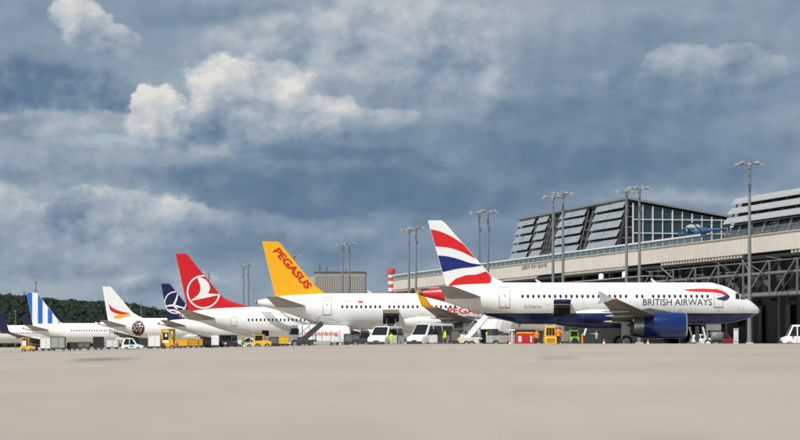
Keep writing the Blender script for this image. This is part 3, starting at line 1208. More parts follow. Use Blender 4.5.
GD = 0.22       # the stands lie a little below the reference level


class Fus:
    def __init__(self, L, zoff=0.0, k=1.0):
        """k: overall scale of the cross section"""
        st = [(x, t, b, w) for x, t, b, w in TAIL_ST] + [(L - d, t, b, w) for d, t, b, w in NOSE_ST]
        xs = [p[0] for p in st]
        tab = []
        g = sorted(set([round(v, 3) for v in np.linspace(0, 11.4, 26)] + [round(v, 3) for v in np.linspace(11.4, L - 5.85, 16)] +
                       [round(L - 5.85 * (1 - (i / 30.0)) ** 1.6, 4) for i in range(31)]))
        pts = smoothpath([(x, t, b, w) for x, t, b, w in st], 12)
        px = [p[0] for p in pts]
        for x in g:
            row = [float(np.interp(x, px, [p[i] for p in pts])) for i in (1, 2, 3)]
            t, b, w = [row[0] * k + zoff, row[1] * k + zoff, row[2] * k]
            tab.append((x, (t + b) / 2, max((t - b) / 2, 0.03), max(w, 0.03)))
        self.tab, self.L = tab, L
        self.xs = [p[0] for p in tab]

    def at(self, x):
        return [float(np.interp(x, self.xs, [p[i] for p in self.tab])) for i in (1, 2, 3)]

    def surf(self, x, z):
        zc, rz, ry = self.at(x)
        q = max(-0.999, min(0.999, (z - zc) / rz))
        return -ry * math.sqrt(1 - q * q)

    def build(self, m, parent):
        n = 36
        rings = [[Vector((x, ry * math.cos(2 * math.pi * k / n), zc + rz * math.sin(2 * math.pi * k / n))) for k in range(n)] for x, zc, rz, ry in self.tab]
        return MB().loft(rings).build('fuselage', m, parent, smooth=True)


def airfoil(n=9):
    """unit chord section points, x=0 leading edge, as loop"""
    up, lo = [], []
    for i in range(n + 1):
        x = (1 - math.cos(math.pi * i / n)) / 2
        t = 5 * (0.2969 * math.sqrt(x) - 0.1260 * x - 0.3516 * x * x + 0.2843 * x ** 3 - 0.1036 * x ** 4)
        up.append((x, t)); lo.append((x, -t * 0.75))
    return up + lo[-2:0:-1]


AF = airfoil()


def wing_mesh(secs, mirror=False):
    """secs: (y outward, x leading edge, chord, z, thickness ratio); nose is +x"""
    rings = []
    for yo, xle, ch, z, th in secs:
        y = yo if mirror else -yo
        rings.append([Vector((xle - px * ch, y, z + pz * th * ch)) for px, pz in AF])
    return MB().loft(rings)


class Fin:
    """upright tail fin from side-view outline"""
    def __init__(self, le, te, troot, ttip):
        self.le, self.te = le, te           # lists of (z, x) rising
        self.z0, self.z1 = le[0][0], le[-1][0]
        self.tr, self.tt = troot, ttip

    def edges(self, z):
        return (float(np.interp(z, [p[0] for p in self.le], [p[1] for p in self.le])),
                float(np.interp(z, [p[0] for p in self.te], [p[1] for p in self.te])))

    def half(self, x, z):
        xl, xt = self.edges(z)
        ch = xl - xt
        u = min(max((xl - x) / ch, 0.0), 1.0)
        t = 5 * (0.2969 * math.sqrt(u) - 0.1260 * u - 0.3516 * u * u + 0.2843 * u ** 3 - 0.1036 * u ** 4)
        k = (z - self.z0) / (self.z1 - self.z0)
        th = self.tr + (self.tt - self.tr) * max(0, min(1, k))
        return t * th * min(ch, 5.5)

    def surf(self, x, z):
        return -self.half(x, z)

    def build(self, m, parent):
        rings = []
        N = 22
        for i in range(N + 1):
            z = self.z0 + (self.z1 - self.z0) * i / N
            xl, xt = self.edges(z)
            loop = []
            us = [(1 - math.cos(math.pi * j / 12)) / 2 for j in range(13)]
            for u in us:
                x = xl - u * (xl - xt)
                loop.append(Vector((x, self.half(x, z), z)))
            for u in us[-2:0:-1]:
                x = xl - u * (xl - xt)
                loop.append(Vector((x, -self.half(x, z), z)))
            rings.append(loop)
        return MB().loft(rings).build('vertical_fin', m, parent, smooth=True)

    def clips(self):
        """planes of the trailing edge and the tip"""
        (za, xa), (zb, xb) = self.te[-2], self.te[-1]
        d = Vector((xb - xa, 0, zb - za)).normalized()
        no = Vector((-d.z, 0, d.x))           # pointing to the tail side
        if no.x > 0: no = -no
        (zc, xc), (zd, xd) = self.le[-3], self.le[-2]
        d2 = Vector((xd - xc, 0, zd - zc)).normalized()
        n2 = Vector((d2.z, 0, -d2.x))
        if n2.x < 0: n2 = -n2
        return [((xa + 0.03, 0, za), no), ((xc - 0.05, 0, zc), n2), ((0, 0, self.z1 - 0.02), (0, 0, 1))]


def engine(parent, x_in, y, z, r, length, mcowl, mlip, mnoz, spin=True, logo=None):
    e = empty('engine')
    e.parent = parent
    e.location = (0, 0, 0)
    x0 = x_in - length
    prof = [(x0, r * 0.80), (x0 + length * 0.25, r * 0.95), (x0 + length * 0.55, r), (x_in - 0.45, r * 0.97), (x_in - 0.16, r * 0.92)]
    MB().revolve(prof, 'x', (0, y, z), 36, cap=False).build('cowling', mcowl, e, smooth=True)
    lip = [(x_in - 0.16, r * 0.92), (x_in - 0.03, r * 0.865), (x_in, r * 0.82), (x_in - 0.05, r * 0.78), (x_in - 0.25, r * 0.75)]
    MB().revolve(lip, 'x', (0, y, z), 36, cap=False).build('inlet_lip', mlip, e, smooth=True)
    MB().revolve([(x_in - 0.25, r * 0.75), (x_in - 0.95, r * 0.77), (x_in - 0.951, 0.02)], 'x', (0, y, z), 30, cap=False).build('fan', M_dark, e, smooth=True)
    MB().revolve([(x_in - 0.95, r * 0.24), (x_in - 0.6, r * 0.12), (x_in - 0.5, 0.01)], 'x', (0, y, z), 16, cap=False).build('spinner', M_dark, e, smooth=True)
    MB().revolve([(x0 + 0.01, r * 0.80), (x0 - 0.55, r * 0.70), (x0 - 0.95, r * 0.60), (x0 - 0.80, r * 0.52), (x0 + 0.02, r * 0.55)], 'x', (0, y, z), 30, cap=False).build('exhaust_nozzle', mnoz, e, smooth=True)
    MB().revolve([(x0 - 0.1, r * 0.40), (x0 - 0.9, r * 0.30), (x0 - 1.6, 0.03)], 'x', (0, y, z), 20).build('exhaust_cone', M_dark, e, smooth=True)
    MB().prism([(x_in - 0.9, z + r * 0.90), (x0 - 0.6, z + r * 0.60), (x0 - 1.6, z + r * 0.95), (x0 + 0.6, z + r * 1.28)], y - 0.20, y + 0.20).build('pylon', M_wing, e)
    return e


def wheel(parent, c, r, w, mrim=None):
    o = MB().revolve([(-w / 2, r * 0.62), (-w / 2, r * 0.90), (-w * 0.36, r), (w * 0.36, r), (w / 2, r * 0.90), (w / 2, r * 0.62)], 'y', c, 22).build('wheel', M_black, parent, smooth=True)
    MB().revolve([(-w / 2 - 0.01, r * 0.20), (-w / 2 - 0.012, r * 0.60), (w / 2 + 0.012, r * 0.60), (w / 2 + 0.01, r * 0.20)], 'y', c, 16).build('rim', mrim or M_grey, o, smooth=True)
    return o


def make_jet(name, px_tail, Y, L, base_py, fin_px, label, zoff=0.0, k=1.0, m_fus=None, m_fin=None, m_stab=None,
             m_cowl=None, m_winglet=None, winglet='fence', win=None, win_skip=(), apu=None, wing_x=None, reg=None,
             wz=0.0, stab=None, eng_r=1.22, eng_in=7.35, doors=(), group='airliners parked nose-in at the terminal', pitch=0.533, wl_k=1.0):
    s = F / Y
    X0 = (px_tail - 400) * Y / F
    zb = ZC + (HY - base_py) / s
    root = empty(name, (X0, Y, zb))
    tag(root, label, 'aircraft', group)

    def lx(px): return (px - px_tail) / s
    def lz(py): return (base_py - py) / s
    fu = Fus(L, zoff, k)
    m_fus = m_fus or M_white
    fo = fu.build(m_fus, root)
    MB().revolve([(-0.12, 0.10 * k), (-0.05, 0.20 * k), (0.25, 0.30 * k)], 'x', (0, 0, fu.tab[0][1]), 16).build('tail_pipe', apu or M_dark, root, smooth=True)
    # belly fairing
    zc = fu.at(L * 0.5)
    xm = L * 0.52
    rings = []
    for i in range(13):
        t = i / 12.0
        q = math.sin(math.pi * min(max(t, 0.02), 0.98)) ** 0.45
        rings.append([Vector((xm - 5.6 * k + 11.2 * k * t, 2.05 * k * q * math.cos(a * math.pi / 10), zc[0] - zc[1] * 0.55 + zc[1] * 0.68 * q * math.sin(a * math.pi / 10))) for a in range(20)])
    MB().loft(rings).build('belly_fairing', m_fus, root, smooth=True)
    # fin
    le = [(lz(y), lx(x)) for x, y in fin_px['le']]
    te = [(lz(y), lx(x)) for x, y in fin_px['te']]
    le.insert(0, (le[0][0] - 0.5, le[0][1])); te.insert(0, (te[0][0] - 0.5, te[0][1]))
    fin = Fin(le, te, 0.12, 0.10)
    fno = fin.build(m_fin or m_fus, root)
    # tailplanes
    sx, sz = stab or (lx(fin_px['te'][0][0]) + 3.9 * k, fu.at(3.0)[0] - 0.42 * k)
    for mir in (False, True):
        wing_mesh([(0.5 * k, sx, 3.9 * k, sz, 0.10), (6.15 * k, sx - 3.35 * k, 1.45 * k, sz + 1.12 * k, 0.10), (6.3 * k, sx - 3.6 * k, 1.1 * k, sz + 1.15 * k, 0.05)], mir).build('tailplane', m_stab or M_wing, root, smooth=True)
    # wings
    wx = wing_x if wing_x is not None else L - 8.95 + (-2.0 if L > 36 else 0)      # root leading edge x
    zr = 2.15 * k + zoff + wz
    secs = [(1.2 * k, wx, 6.6 * k, zr, 0.13), (5.6 * k, wx - 1.95 * k, 4.2 * k, zr + 0.62 * k, 0.13), (11.0 * k, wx - 4.45 * k, 2.75 * k, zr + 1.32 * k, 0.12), (16.2 * k, wx - 6.85 * k, 1.55 * k, zr + 2.12 * k, 0.11)]
    for mir in (False, True):
        sg = 1 if mir else -1
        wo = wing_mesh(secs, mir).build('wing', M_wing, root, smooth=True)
        yo, xl, ch, zz, th = secs[-1]
        mw = m_winglet or M_grey
        if winglet == 'fence':
            MB().prism([(xl - 0.3, zz), (xl - 1.55, zz + 0.75), (xl - 1.75, zz + 0.75), (xl - ch, zz), (xl - 1.85, zz - 0.45), (xl - 1.6, zz - 0.45)], sg * (yo + 0.02) - 0.03, sg * (yo + 0.02) + 0.03).build('wingtip_fence', mw, wo)
        else:
            wl = []
            for t in (0, 0.25, 0.5, 0.75, 1.0):
                an = t * R(78)
                rr = 1.3 * k * wl_k
                yy = yo + rr * math.sin(an) * 0.75 + (0.15 * t)
                z2 = zz + rr * (1 - math.cos(an)) + (1.35 * k * wl_k * max(0, t - 0.5) * 2)
                wl.append((yy, xl - 1.9 * k * t ** 1.2, ch * max(1.0, wl_k) * (1 - 0.62 * t), z2, 0.07))
            rings = []
            for i, (yy, x_, c_, z2, th_) in enumerate(wl):
                tt = i / 4.0 * R(78)
                rings.append([Vector((x_ - px_ * c_, sg * (yy - math.sin(tt) * pz_ * th_ * c_), z2 + math.cos(tt) * pz_ * th_ * c_)) for px_, pz_ in AF])
            MB().loft(rings).build('winglet', mw, wo, smooth=True)
        # flap track fairings
        for yf in (3.6, 7.4, 10.6):
            yf *= k
            xt = float(np.interp(yf, [q[0] for q in secs], [q[1] - q[2] for q in secs]))
            zf = float(np.interp(yf, [q[0] for q in secs], [q[3] for q in secs]))
            MB().revolve([(xt - 0.7, 0.02), (xt - 0.4, 0.08), (xt + 0.6, 0.14), (xt + 1.5, 0.10), (xt + 2.0, 0.02)], 'x', (0, sg * yf, zf - 0.20), 10).build('flap_fairing', M_grey, wo, smooth=True)
        # engine
        ye = 5.75 * k
        engine(root, L - eng_in, sg * ye, 0.62 * k + eng_r + min(zoff, 0) * 0.15, eng_r, 4.2 * k, m_cowl or m_fus, M_metal, M_metal)
        # main gear
        xg = wx - 4.9 * k
        g = empty('landing_gear'); g.parent = root
        MB().tube((xg, sg * 3.8 * k, zr), (xg, sg * 3.8 * k, 0.38), 0.16, 0.13).bar((xg + 1.2, sg * 3.0 * k, zr - 0.1), (xg, sg * 3.8 * k, 1.1), 0.10).build('strut', M_grey, g)
        MB().box((xg - 0.05, sg * 4.05 * k, zr - 0.75), (0.85, 0.05, 1.7)).build('gear_door', M_dirtywhite, g)
        for dd in (-0.46, 0.46):
            wheel(g, (xg, sg * 3.8 * k + dd, 0.58 - GD), 0.58, 0.40)
    g = empty('landing_gear'); g.parent = root
    xn = L - 5.1
    MB().tube((xn - 0.1, 0, 2.6 * k + zoff), (xn, 0, 0.2), 0.11, 0.09).bar((xn + 1.1, 0, 2.4 * k + zoff), (xn, 0, 0.9), 0.07).build('strut', M_dirtywhite, g)
    MB().box((xn + 0.5, -0.5, 1.75 * k + zoff), (1.5, 0.04, 0.6)).build('gear_door', M_white, g)
    for dd in (-0.25, 0.25):
        wheel(g, (xn, dd, 0.39 - GD), 0.39, 0.22, M_white)
    # cabin windows (the side in view)
    if win:
        x0, x1, zw = win
        w = MB().poly([Vector((0.125 * math.cos(t * math.pi / 5) * (1.0), 0, 0.185 * math.sin(t * math.pi / 5))) for t in range(10)]).build('cabin_window', mat('cabin_glass', (0.03, 0.032, 0.036), 0.12), fo)
        n = int(round((x1 - x0) / pitch))
        first = True
        for i in range(n + 1):
            if i in win_skip:
                continue
            x = x0 + (x1 - x0) * i / n
            zc_, rz, ry = fu.at(x)
            o = w if first else inst(w, fo)
            first = False
            o.location = (x, fu.surf(x, zw) - 0.012, zw)
            o.rotation_euler = (-math.asin((zw - zc_) / rz) * (ry / rz), 0, 0)
            me = o.data
    # doors
    for (a, b, z0, z1) in doors:
        fr = 0.055
        decal('door', [[(a, z0), (a + fr, z0), (a + fr, z1), (a, z1)], [(b - fr, z0), (b, z0), (b, z1), (b - fr, z1)],
                       [(a, z0), (b, z0), (b, z0 + fr * 2.2), (a, z0 + fr * 2.2)], [(a, z1 - fr), (b, z1 - fr), (b, z1), (a, z1)],
                       [((a + b) / 2 - 0.10, z0 + 1.15), ((a + b) / 2 + 0.10, z0 + 1.15), ((a + b) / 2 + 0.10, z0 + 1.3), ((a + b) / 2 - 0.10, z0 + 1.3)]],
              fu.surf, mat('door_seam', (0.34, 0.31, 0.28), 0.6), fo, off=0.010)
    # cockpit windows
    zc_ = 4.83 * k + zoff
    for poly in ([(2.55, 4.55), (2.12, 4.52), (2.02, 5.03), (2.15, 5.10), (2.48, 5.16)], [(2.02, 4.52), (1.50, 4.48), (1.42, 4.55), (1.72, 4.86), (1.93, 5.03)]):
        decal('cockpit_window', [[(L - d, z * k + zoff) for d, z in poly]], fu.surf, M_glass, fo, 0.15, 0.12, off=0.015)
    # aerials
    for q, h in ((0.36, 0.35), (0.70, 0.42)):
        xx = L * q
        zt = sum(fu.at(xx)[:2]) - 0.03
        MB().prism([(xx, zt), (xx - 0.55, zt + h), (xx - 0.72, zt + h), (xx - 0.5, zt)], -0.02, 0.02).build('aerial', M_dirtywhite, root)
    zt = sum(fu.at(L * 0.45)[:2]) - 0.02
    MB().revolve([(zt, 0.14), (zt + 0.1, 0.13), (zt + 0.16, 0.03)], 'z', (L * 0.45, 0, 0), 10).build('beacon', M_red, root, smooth=True)
    # stencils, ports and probes
    sm = []
    rs_ = random.Random(int(Y))
    for q in range(14):
        xs_ = rs_.uniform(L * 0.12, L * 0.92)
        zs_ = rs_.uniform(2.7, 4.1) * k + zoff
        w_ = rs_.uniform(0.10, 0.32)
        sm.append([(xs_, zs_), (xs_ + w_, zs_), (xs_ + w_, zs_ + 0.035), (xs_, zs_ + 0.035)])
    tag(decal('stencil_marks', sm, fu.surf, mat('door_seam', (0.34, 0.31, 0.28), 0.6), fo, 1.0, 0.3, off=0.009), kind='stuff')
    for d in (1.9, 2.3):
        xp = L - d
        zp = 3.75 * k + zoff
        MB().tube((xp, fu.surf(xp, zp) + 0.01, zp), (xp + 0.14, fu.surf(xp, zp) - 0.12, zp), 0.02).build('pitot_probe', M_metal, fo)
    xp = L * 0.30
    zp = fu.at(xp)[0] - fu.at(xp)[1]
    MB().prism([(xp, zp + 0.03), (xp - 0.25, zp - 0.32), (xp - 0.4, zp - 0.32), (xp - 0.3, zp + 0.03)], -0.02, 0.02).build('drain_mast', M_dirtywhite, fo)
    # registration
    if reg:
        txt, x0, x1, z0, z1, mm = reg
        decal('registration', [[(x0 + p[0] * (x1 - x0), z0 + p[1] * (z1 - z0)) for p in t] for t in text_tris(txt)], fu.surf, mm, fo, 1.0, 0.25)
    return dict(root=root, fus=fo, fu=fu, fin=fin, fino=fno, lx=lx, lz=lz, s=s)


def P(j, pts):
    return [(j['lx'](x), j['lz'](y)) for x, y in pts]


def bandP(j, top, bot, n=6):
    return between(P(j, top), P(j, bot), n)


def fin_decal(j, name, polys, m):
    return decal(name, polys, j['fin'].surf, m, j['fino'], 0.25, 0.4, clips=j['fin'].clips(), off=0.02)


def fus_decal(j, name, polys, m, off=0.012, dz=0.2):
    return decal(name, polys, j['fu'].surf, m, j['fus'], 0.5, dz, off=off)


def cargo_hatch(j, x0, x1, z0, z1, m_door, swing=True):
    fu = j['fu']
    h = fus_decal(j, 'cargo_hatch', [[(x0, z0), (x1, z0), (x1, z1), (x0, z1)]], M_hole, 0.02)
    fus_decal(j, 'hatch_sill', [[(x0, z1 - 0.30), (x1, z1 - 0.30), (x1, z1), (x0, z1)]], M_brown, 0.035)
    y1 = fu.surf((x0 + x1) / 2, z1)
    # the door, swung up and outwards
    rings = []
    for x in (x0 - 0.02, x1 + 0.02):
        ring = []
        for t in (0, 0.35, 0.7, 1.0):
            ring.append(Vector((x, y1 - 1.15 * t, z1 + 0.10 + 0.32 * t + 0.16 * math.sin(t * math.pi))))
        ring += [v + Vector((0, 0.02, 0.09)) for v in reversed(ring)]
        rings.append(ring)
    MB().loft(rings).build('cargo_door', m_door, j['fus'])


M_pw = mat('print_navy', (0.03, 0.035, 0.13), 0.4)
M_pg = mat('print_grey', (0.30, 0.30, 0.32), 0.5)
M_pred = mat('print_red', (0.66, 0.012, 0.014), 0.35)
M_pwhite = mat('print_white', (0.80, 0.80, 0.79), 0.35, var=0.04)
M_pblue = mat('print_blue', (0.008, 0.020, 0.16), 0.35)

# ---------------------------------------------------------------- jet with flag striped fin (nearest)
def ba_paint(nt, x, y, z):
    c = mixc(nt, z.lt(3.13), WHITE, (0.005, 0.018, 0.115))
    return mixc(nt, x.lt(2.45) * z.gt(3.9), c, (0.66, 0.012, 0.014))


FIN_BA = dict(le=[(507, 286), (505, 282.6), (497, 279.6), (491.5, 276), (483, 266.3), (443.6, 221.2), (441.5, 220.4)],
              te=[(446.5, 286), (444.8, 281), (427.8, 220.4)])
j = make_jet('passenger_jet', 420, 250, 33.6, 345.0, FIN_BA, 'white jet with blue belly and flag striped tail fin, nearest of the row',
             m_fus=paint_mat('paint_blue_belly', ba_paint), m_fin=M_pwhite, m_stab=mat('tailplane_grey', (0.30, 0.29, 0.27), 0.45), m_cowl=M_blue,
             win=(10.05, 28.25, 4.80), win_skip=(20, 23), reg=('G-DBCH', 10.2, 11.9, 3.62, 3.90, M_pg),
             doors=((7.75, 8.85, 3.62, 5.75), (28.85, 29.80, 3.65, 5.55)), wing_x=24.95, eng_in=7.85, eng_r=1.30)
fin_decal(j, 'fin_band', bandP(j, [(424, 228.6), (436, 230.4), (449, 235.3), (462, 243.3), (472, 250.5)], [(424, 247), (438, 246.4), (452, 248.4), (464, 252.8), (478, 260)]), M_pred)
fin_decal(j, 'fin_band', bandP(j, [(432, 255.2), (446, 256.2), (458, 259), (470, 263), (481.5, 264.6)], [(437, 273.5), (449, 270.5), (460, 268.3), (471, 267.2), (482, 265.5)]), M_pblue)
fin_decal(j, 'fin_band', [[(j['lx'](x), j['lz'](y)) for x, y in q] for q in ([(448.5, 286.2), (449, 284.5), (456, 278.5), (466, 275.2), (476, 274.6), (486, 271.4), (492, 276.5), (490, 283), (483, 285.2), (470, 286.2)],)], M_pred)
# lettering on the side
fu = j['fu']
X = j['lx']; Z = j['lz']
fus_decal(j, 'title_lettering', [[(X(641) + p[0] * (X(709.5) - X(641)), Z(305.6) + p[1] * (Z(299.2) - Z(305.6))) for p in t] for t in text_tris('BRITISH AIRWAYS', 0.004)], M_pw)
rib = bandP(j, [(681, 290.0), (693, 289.0), (708, 289.0), (718, 290.2), (724, 292.8), (727.4, 296.2)], [(681, 290.3), (691, 291.7), (708, 292.6), (716, 293.3), (721, 294.8), (724.2, 297.0)])
fus_decal(j, 'ribbon_emblem', rib, M_pred)
rib2 = bandP(j, [(713.5, 298.7), (718, 297.6), (722, 296.4), (725, 294.8), (727.3, 296)], [(713.5, 298.9), (718, 300.2), (722, 300.9), (725.6, 299.6), (727.8, 297.0)])
fus_decal(j, 'ribbon_emblem', rib2, M_pw, off=0.018)
cargo_hatch(j, X(552.5), X(569), Z(316.8), Z(305.2), M_blue)
# red tips on the near wing
wroot = [c for c in j['root'].children if c.name.startswith('wing')][0]
MB().revolve([(17.7, 0.02), (17.9, 0.12), (18.2, 0.10)], 'x', (0, -16.2, 4.25), 10).build('navigation_light', M_red, wroot, smooth=True)

# ---------------------------------------------------------------- jet with yellow fin
def peg_paint(nt, x, y, z):
    return mixc(nt, x.lt(-5.0), WHITE, WHITE)


M_pegy = mat('fin_yellow', (0.85, 0.42, 0.008), 0.32, var=0.04)
FIN_PG = dict(le=[(330, 297), (327, 294.4), (318, 288.5), (310, 279.8), (279.6, 242.4), (277.5, 241.4)], te=[(276.5, 299), (275, 295), (262, 241.4)])
j = make_jet('passenger_jet', 255.5, 288, 37.3, 345.9, FIN_PG, 'white jet with yellow tail fin lettered in red', zoff=-0.18,
             m_fus=paint_mat('paint_white', peg_paint), m_fin=M_pegy, m_stab=mat('tailplane_grey', (0.30, 0.29, 0.27), 0.45), m_winglet=M_pegy, winglet='curved', m_cowl=M_white,
             win=(9.95, 32.3, 4.45), win_skip=(9, 17, 25), reg=('TC-NBE', 10.4, 11.9, 4.98, 5.20, M_pg),
             doors=((7.7, 8.75, 3.45, 5.55), (32.6, 33.5, 3.45, 5.4)), wing_x=27.5, wl_k=0.8, wz=0.05, eng_in=9.6)
e1 = Vector((33.7, 38.5)).normalized(); e2 = Vector((e1.y, -e1.x))
o0 = Vector((272.6, 251.2))
ltr = []
for t in text_tris('PEGASUS', 0.035, 1.0):
    q = []
    for u, v in t:
        w = o0 + e1 * (u * 51.0 + v * 1.6) + e2 * (v * 7.6)
        q.append((w.x, w.y))
    ltr.append(P(j, q))
fin_decal(j, 'fin_lettering', ltr, mat('print_crimson', (0.55, 0.02, 0.012), 0.4))
Zp, Xp = j['lz'], j['lx']
fus_decal(j, 'flag_print', [P(j, [(358.5, 300.9), (363, 300.9), (363, 303.2), (358.5, 303.2)])], M_pred)
fus_decal(j, 'title_lettering', [[(Xp(447) + p[0] * 46 / j['s'], Zp(314) + p[1] * 6.5 / j['s']) for p in t] for t in text_tris('PEGASUS', 0.02)], M_pred)
cargo_hatch(j, Xp(383), Xp(399), Zp(324), Zp(313.5), M_white)

# ---------------------------------------------------------------- jet with red fin
def thy_paint(nt, x, y, z):
    return mixc(nt, x.lt(-5.0), WHITE, WHITE)


FIN_TK = dict(le=[(252, 309.5), (249, 306.5), (235, 302.6), (228, 300.3), (221.5, 296.3), (187.6, 255), (185.8, 253.6)], te=[(189, 312), (187, 305.5), (175.6, 253.6)])
j = make_jet('passenger_jet', 180, 325, 39.3, 347.6, FIN_TK, 'white jet with red tail fin bearing a white bird in a ring', zoff=-0.95,
             m_fus=paint_mat('paint_white_grey', thy_paint), m_fin=mat('fin_red', (0.60, 0.006, 0.012), 0.32, var=0.04), m_stab=mat('tailplane_grey', (0.30, 0.29, 0.27), 0.45),
             winglet='curved', m_cowl=M_white, win=(8.95, 33.5, 3.56), reg=('TC-LYE', 7.6, 9.2, 4.10, 4.34, M_pw),
             doors=((6.65, 7.45, 2.72, 4.55),), wing_x=25.2, eng_in=10.8, eng_r=1.05, pitch=0.508, wz=0.1)
cx, cy, rr = 203.6, 291.8, 16.9
s_ = j['s']
fin_decal(j, 'ring_emblem', ringpoly(j['lx'](cx), j['lz'](cy), (rr - 1.6) / s_, rr / s_), M_pwhite)
bird_l = [(196.5, 276.4), (199.5, 283), (200.6, 289), (198.5, 294.5), (190.6, 300.6)]
bird_r = [(197.5, 276.2), (206, 280), (210, 287), (208, 293), (199.5, 298.6)]
fin_decal(j, 'bird_emblem', bandP(j, bird_l, bird_r) + [P(j, [(190.6, 301), (208, 293.4), (218.5, 294.2), (219, 295), (205, 298)])], M_pwhite)
for (t_, b_) in (([(262, 312), (268, 320), (278, 327.5), (292, 332)], [(272, 312), (278, 319.5), (287, 325), (300, 328.5)]),
                 ([(279, 311.5), (286, 317), (296, 322), (310, 326)], [(283, 311.5), (290, 316), (300, 320.5), (312, 323.5)]),
                 ([(293, 311), (302, 315.5), (314, 319), (330, 322)], [(300, 311), (309, 314.5), (320, 317), (334, 319.5)])):
    fus_decal(j, 'swoosh_print', bandP(j, t_, b_), mat('swoosh_grey', (0.36, 0.36, 0.37), 0.4), off=0.009)
fus_decal(j, 'hatch_opening', [P(j, [(262.5, 330.5), (269.5, 330.5), (269.5, 336), (262.5, 336)])], M_hole)

# ---------------------------------------------------------------- jet with navy fin
FIN_LO = dict(le=[(199, 320), (194, 314), (188, 306.5), (170.3, 284.5), (169, 283.6)], te=[(168, 322), (166.8, 317), (161.2, 283.6)])
j = make_jet('passenger_jet', 158, 400, 35.5, 348.3, FIN_LO, 'small white jet with dark navy tail fin behind the red tailed jet', zoff=-0.35, k=0.84,
             m_fus=paint_mat('paint_white', peg_paint), m_fin=M_navy, m_stab=mat('tailplane_grey', (0.30, 0.29, 0.27), 0.45), winglet='curved', m_cowl=M_white,
             win=(9.5, 29, 3.6), wing_x=22.5, eng_in=10.5, eng_r=0.9, group='airliners parked nose-in at the terminal')
s_ = j['s']
cx, cy, rr = 175.5, 302.5, 11.3
fin_decal(j, 'ring_emblem', ringpoly(j['lx'](cx), j['lz'](cy), (rr - 1.1) / s_, rr / s_), M_pwhite)
fin_decal(j, 'crane_emblem', bandP(j, [(177.5, 292.5), (175.6, 299), (173, 305), (176, 309)], [(178.6, 292.5), (177.2, 299.5), (175.5, 305), (178.5, 309.5)]) +
          bandP(j, [(166, 305.5), (173, 304.4), (181, 306.5), (186, 308)], [(166, 306.8), (173, 306.4), (181, 308), (186, 308.6)]) +
          bandP(j, [(167, 309.5), (174, 309.5), (180, 312), (184, 316)], [(167, 310.8), (174, 311.2), (179, 313.5), (182, 316)]), M_pwhite)

# ---------------------------------------------------------------- white fin with red and yellow feathers
FIN_WR = dict(le=[(151, 322), (147.5, 319.3), (140.5, 317), (132.5, 312.3), (111.4, 287.3), (110.3, 286.6)], te=[(109, 323), (107.6, 318.5), (102.4, 286.6)])
j = make_jet('passenger_jet', 98.5, 470, 37.3, 349.6, FIN_WR, 'white jet with red and yellow feather on its fin and a brown round picture', zoff=-0.30, k=1.0,
             m_fus=paint_mat('paint_white', peg_paint), m_fin=M_pwhite, m_stab=mat('tailplane_grey', (0.30, 0.29, 0.27), 0.45), winglet='curved', m_winglet=M_red, m_cowl=M_white,
             win=(15.0, 32.0, 4.4), wing_x=25.5, eng_in=9.6)
fin_decal(j, 'feather_emblem', bandP(j, [(108.3, 303.8), (113.5, 308.2), (120.5, 311.2), (129.5, 313.0)], [(110.5, 310.5), (114.5, 312.8), (121, 314.2), (130.0, 313.8)]), M_pred)
fin_decal(j, 'feather_emblem', bandP(j, [(112.8, 317.6), (118, 314.6), (124, 314.2), (131, 315.2)], [(115.5, 318.6), (120, 318.4), (125, 316.8), (131, 315.8)]), M_pegy)
cxl, czl = j['lx'](139.2), j['lz'](328.2)
fus_decal(j, 'round_picture', [ellipse(cxl, czl, 6.4 / j['s'], 7.6 / j['s'])], mat('chocolate_print', (0.085, 0.028, 0.014), 0.5, var=0.5, vscale=2.2))
rs = random.Random(4)
for q in range(13):
    a = q * 2.4; r_ = 5.4 * math.sqrt((q + 0.5) / 13.0) / j['s']
    fus_decal(j, 'cream_dot', [ellipse(cxl + r_ * math.cos(a), czl + 0.1 + r_ * math.sin(a) * 0.8, 0.10 + 0.09 * rs.random(), 0.08 + 0.07 * rs.random(), 8)], M_pwhite, off=0.024)

# ---------------------------------------------------------------- blue striped fin
FIN_CO = dict(le=[(65, 326), (63, 323.2), (59.5, 321.6), (38.0, 294), (36.7, 292.8)], te=[(33.6, 328), (32.4, 323), (26.6, 292.8)])
j = make_jet('passenger_jet', 23, 532, 44.0, 350.4, FIN_CO, 'white jet with blue and white vertically striped tail fin', zoff=-0.42,
             m_fus=paint_mat('paint_white', peg_paint), m_fin=M_pwhite, m_stab=mat('tailplane_grey', (0.30, 0.29, 0.27), 0.45), winglet='fence', m_cowl=M_white,
             win=(10.5, 38, 4.2), wing_x=28.5, eng_in=11)
M_cb = mat('stripe_blue', (0.012, 0.14, 0.58), 0.4)
for x0, x1 in ((20, 32.2), (38.0, 42.7), (48.0, 52.4), (58.2, 66)):
    fin_decal(j, 'fin_stripe', [P(j, [(x0, 285), (x1, 285), (x1, 323.6), (x0, 323.6)])], M_cb)

# ---------------------------------------------------------------- leftmost jet with navy winglet
FIN_LE = dict(le=[(-32, 328), (-35, 325), (-50, 318), (-80, 280), (-82, 279)], te=[(-68, 330), (-69, 326), (-92, 279)])
j = make_jet('passenger_jet', -56.5, 580, 41.3, 350.8, FIN_LE, 'white jet cut by the left edge with upturned navy winglet', zoff=-0.30,
             m_fus=paint_mat('paint_white', peg_paint), m_fin=M_pwhite, winglet='curved', m_winglet=M_navy, m_cowl=M_white, win=(9.0, 32, 4.05), wing_x=25.4, eng_in=11, pitch=0.508, wl_k=1.9)

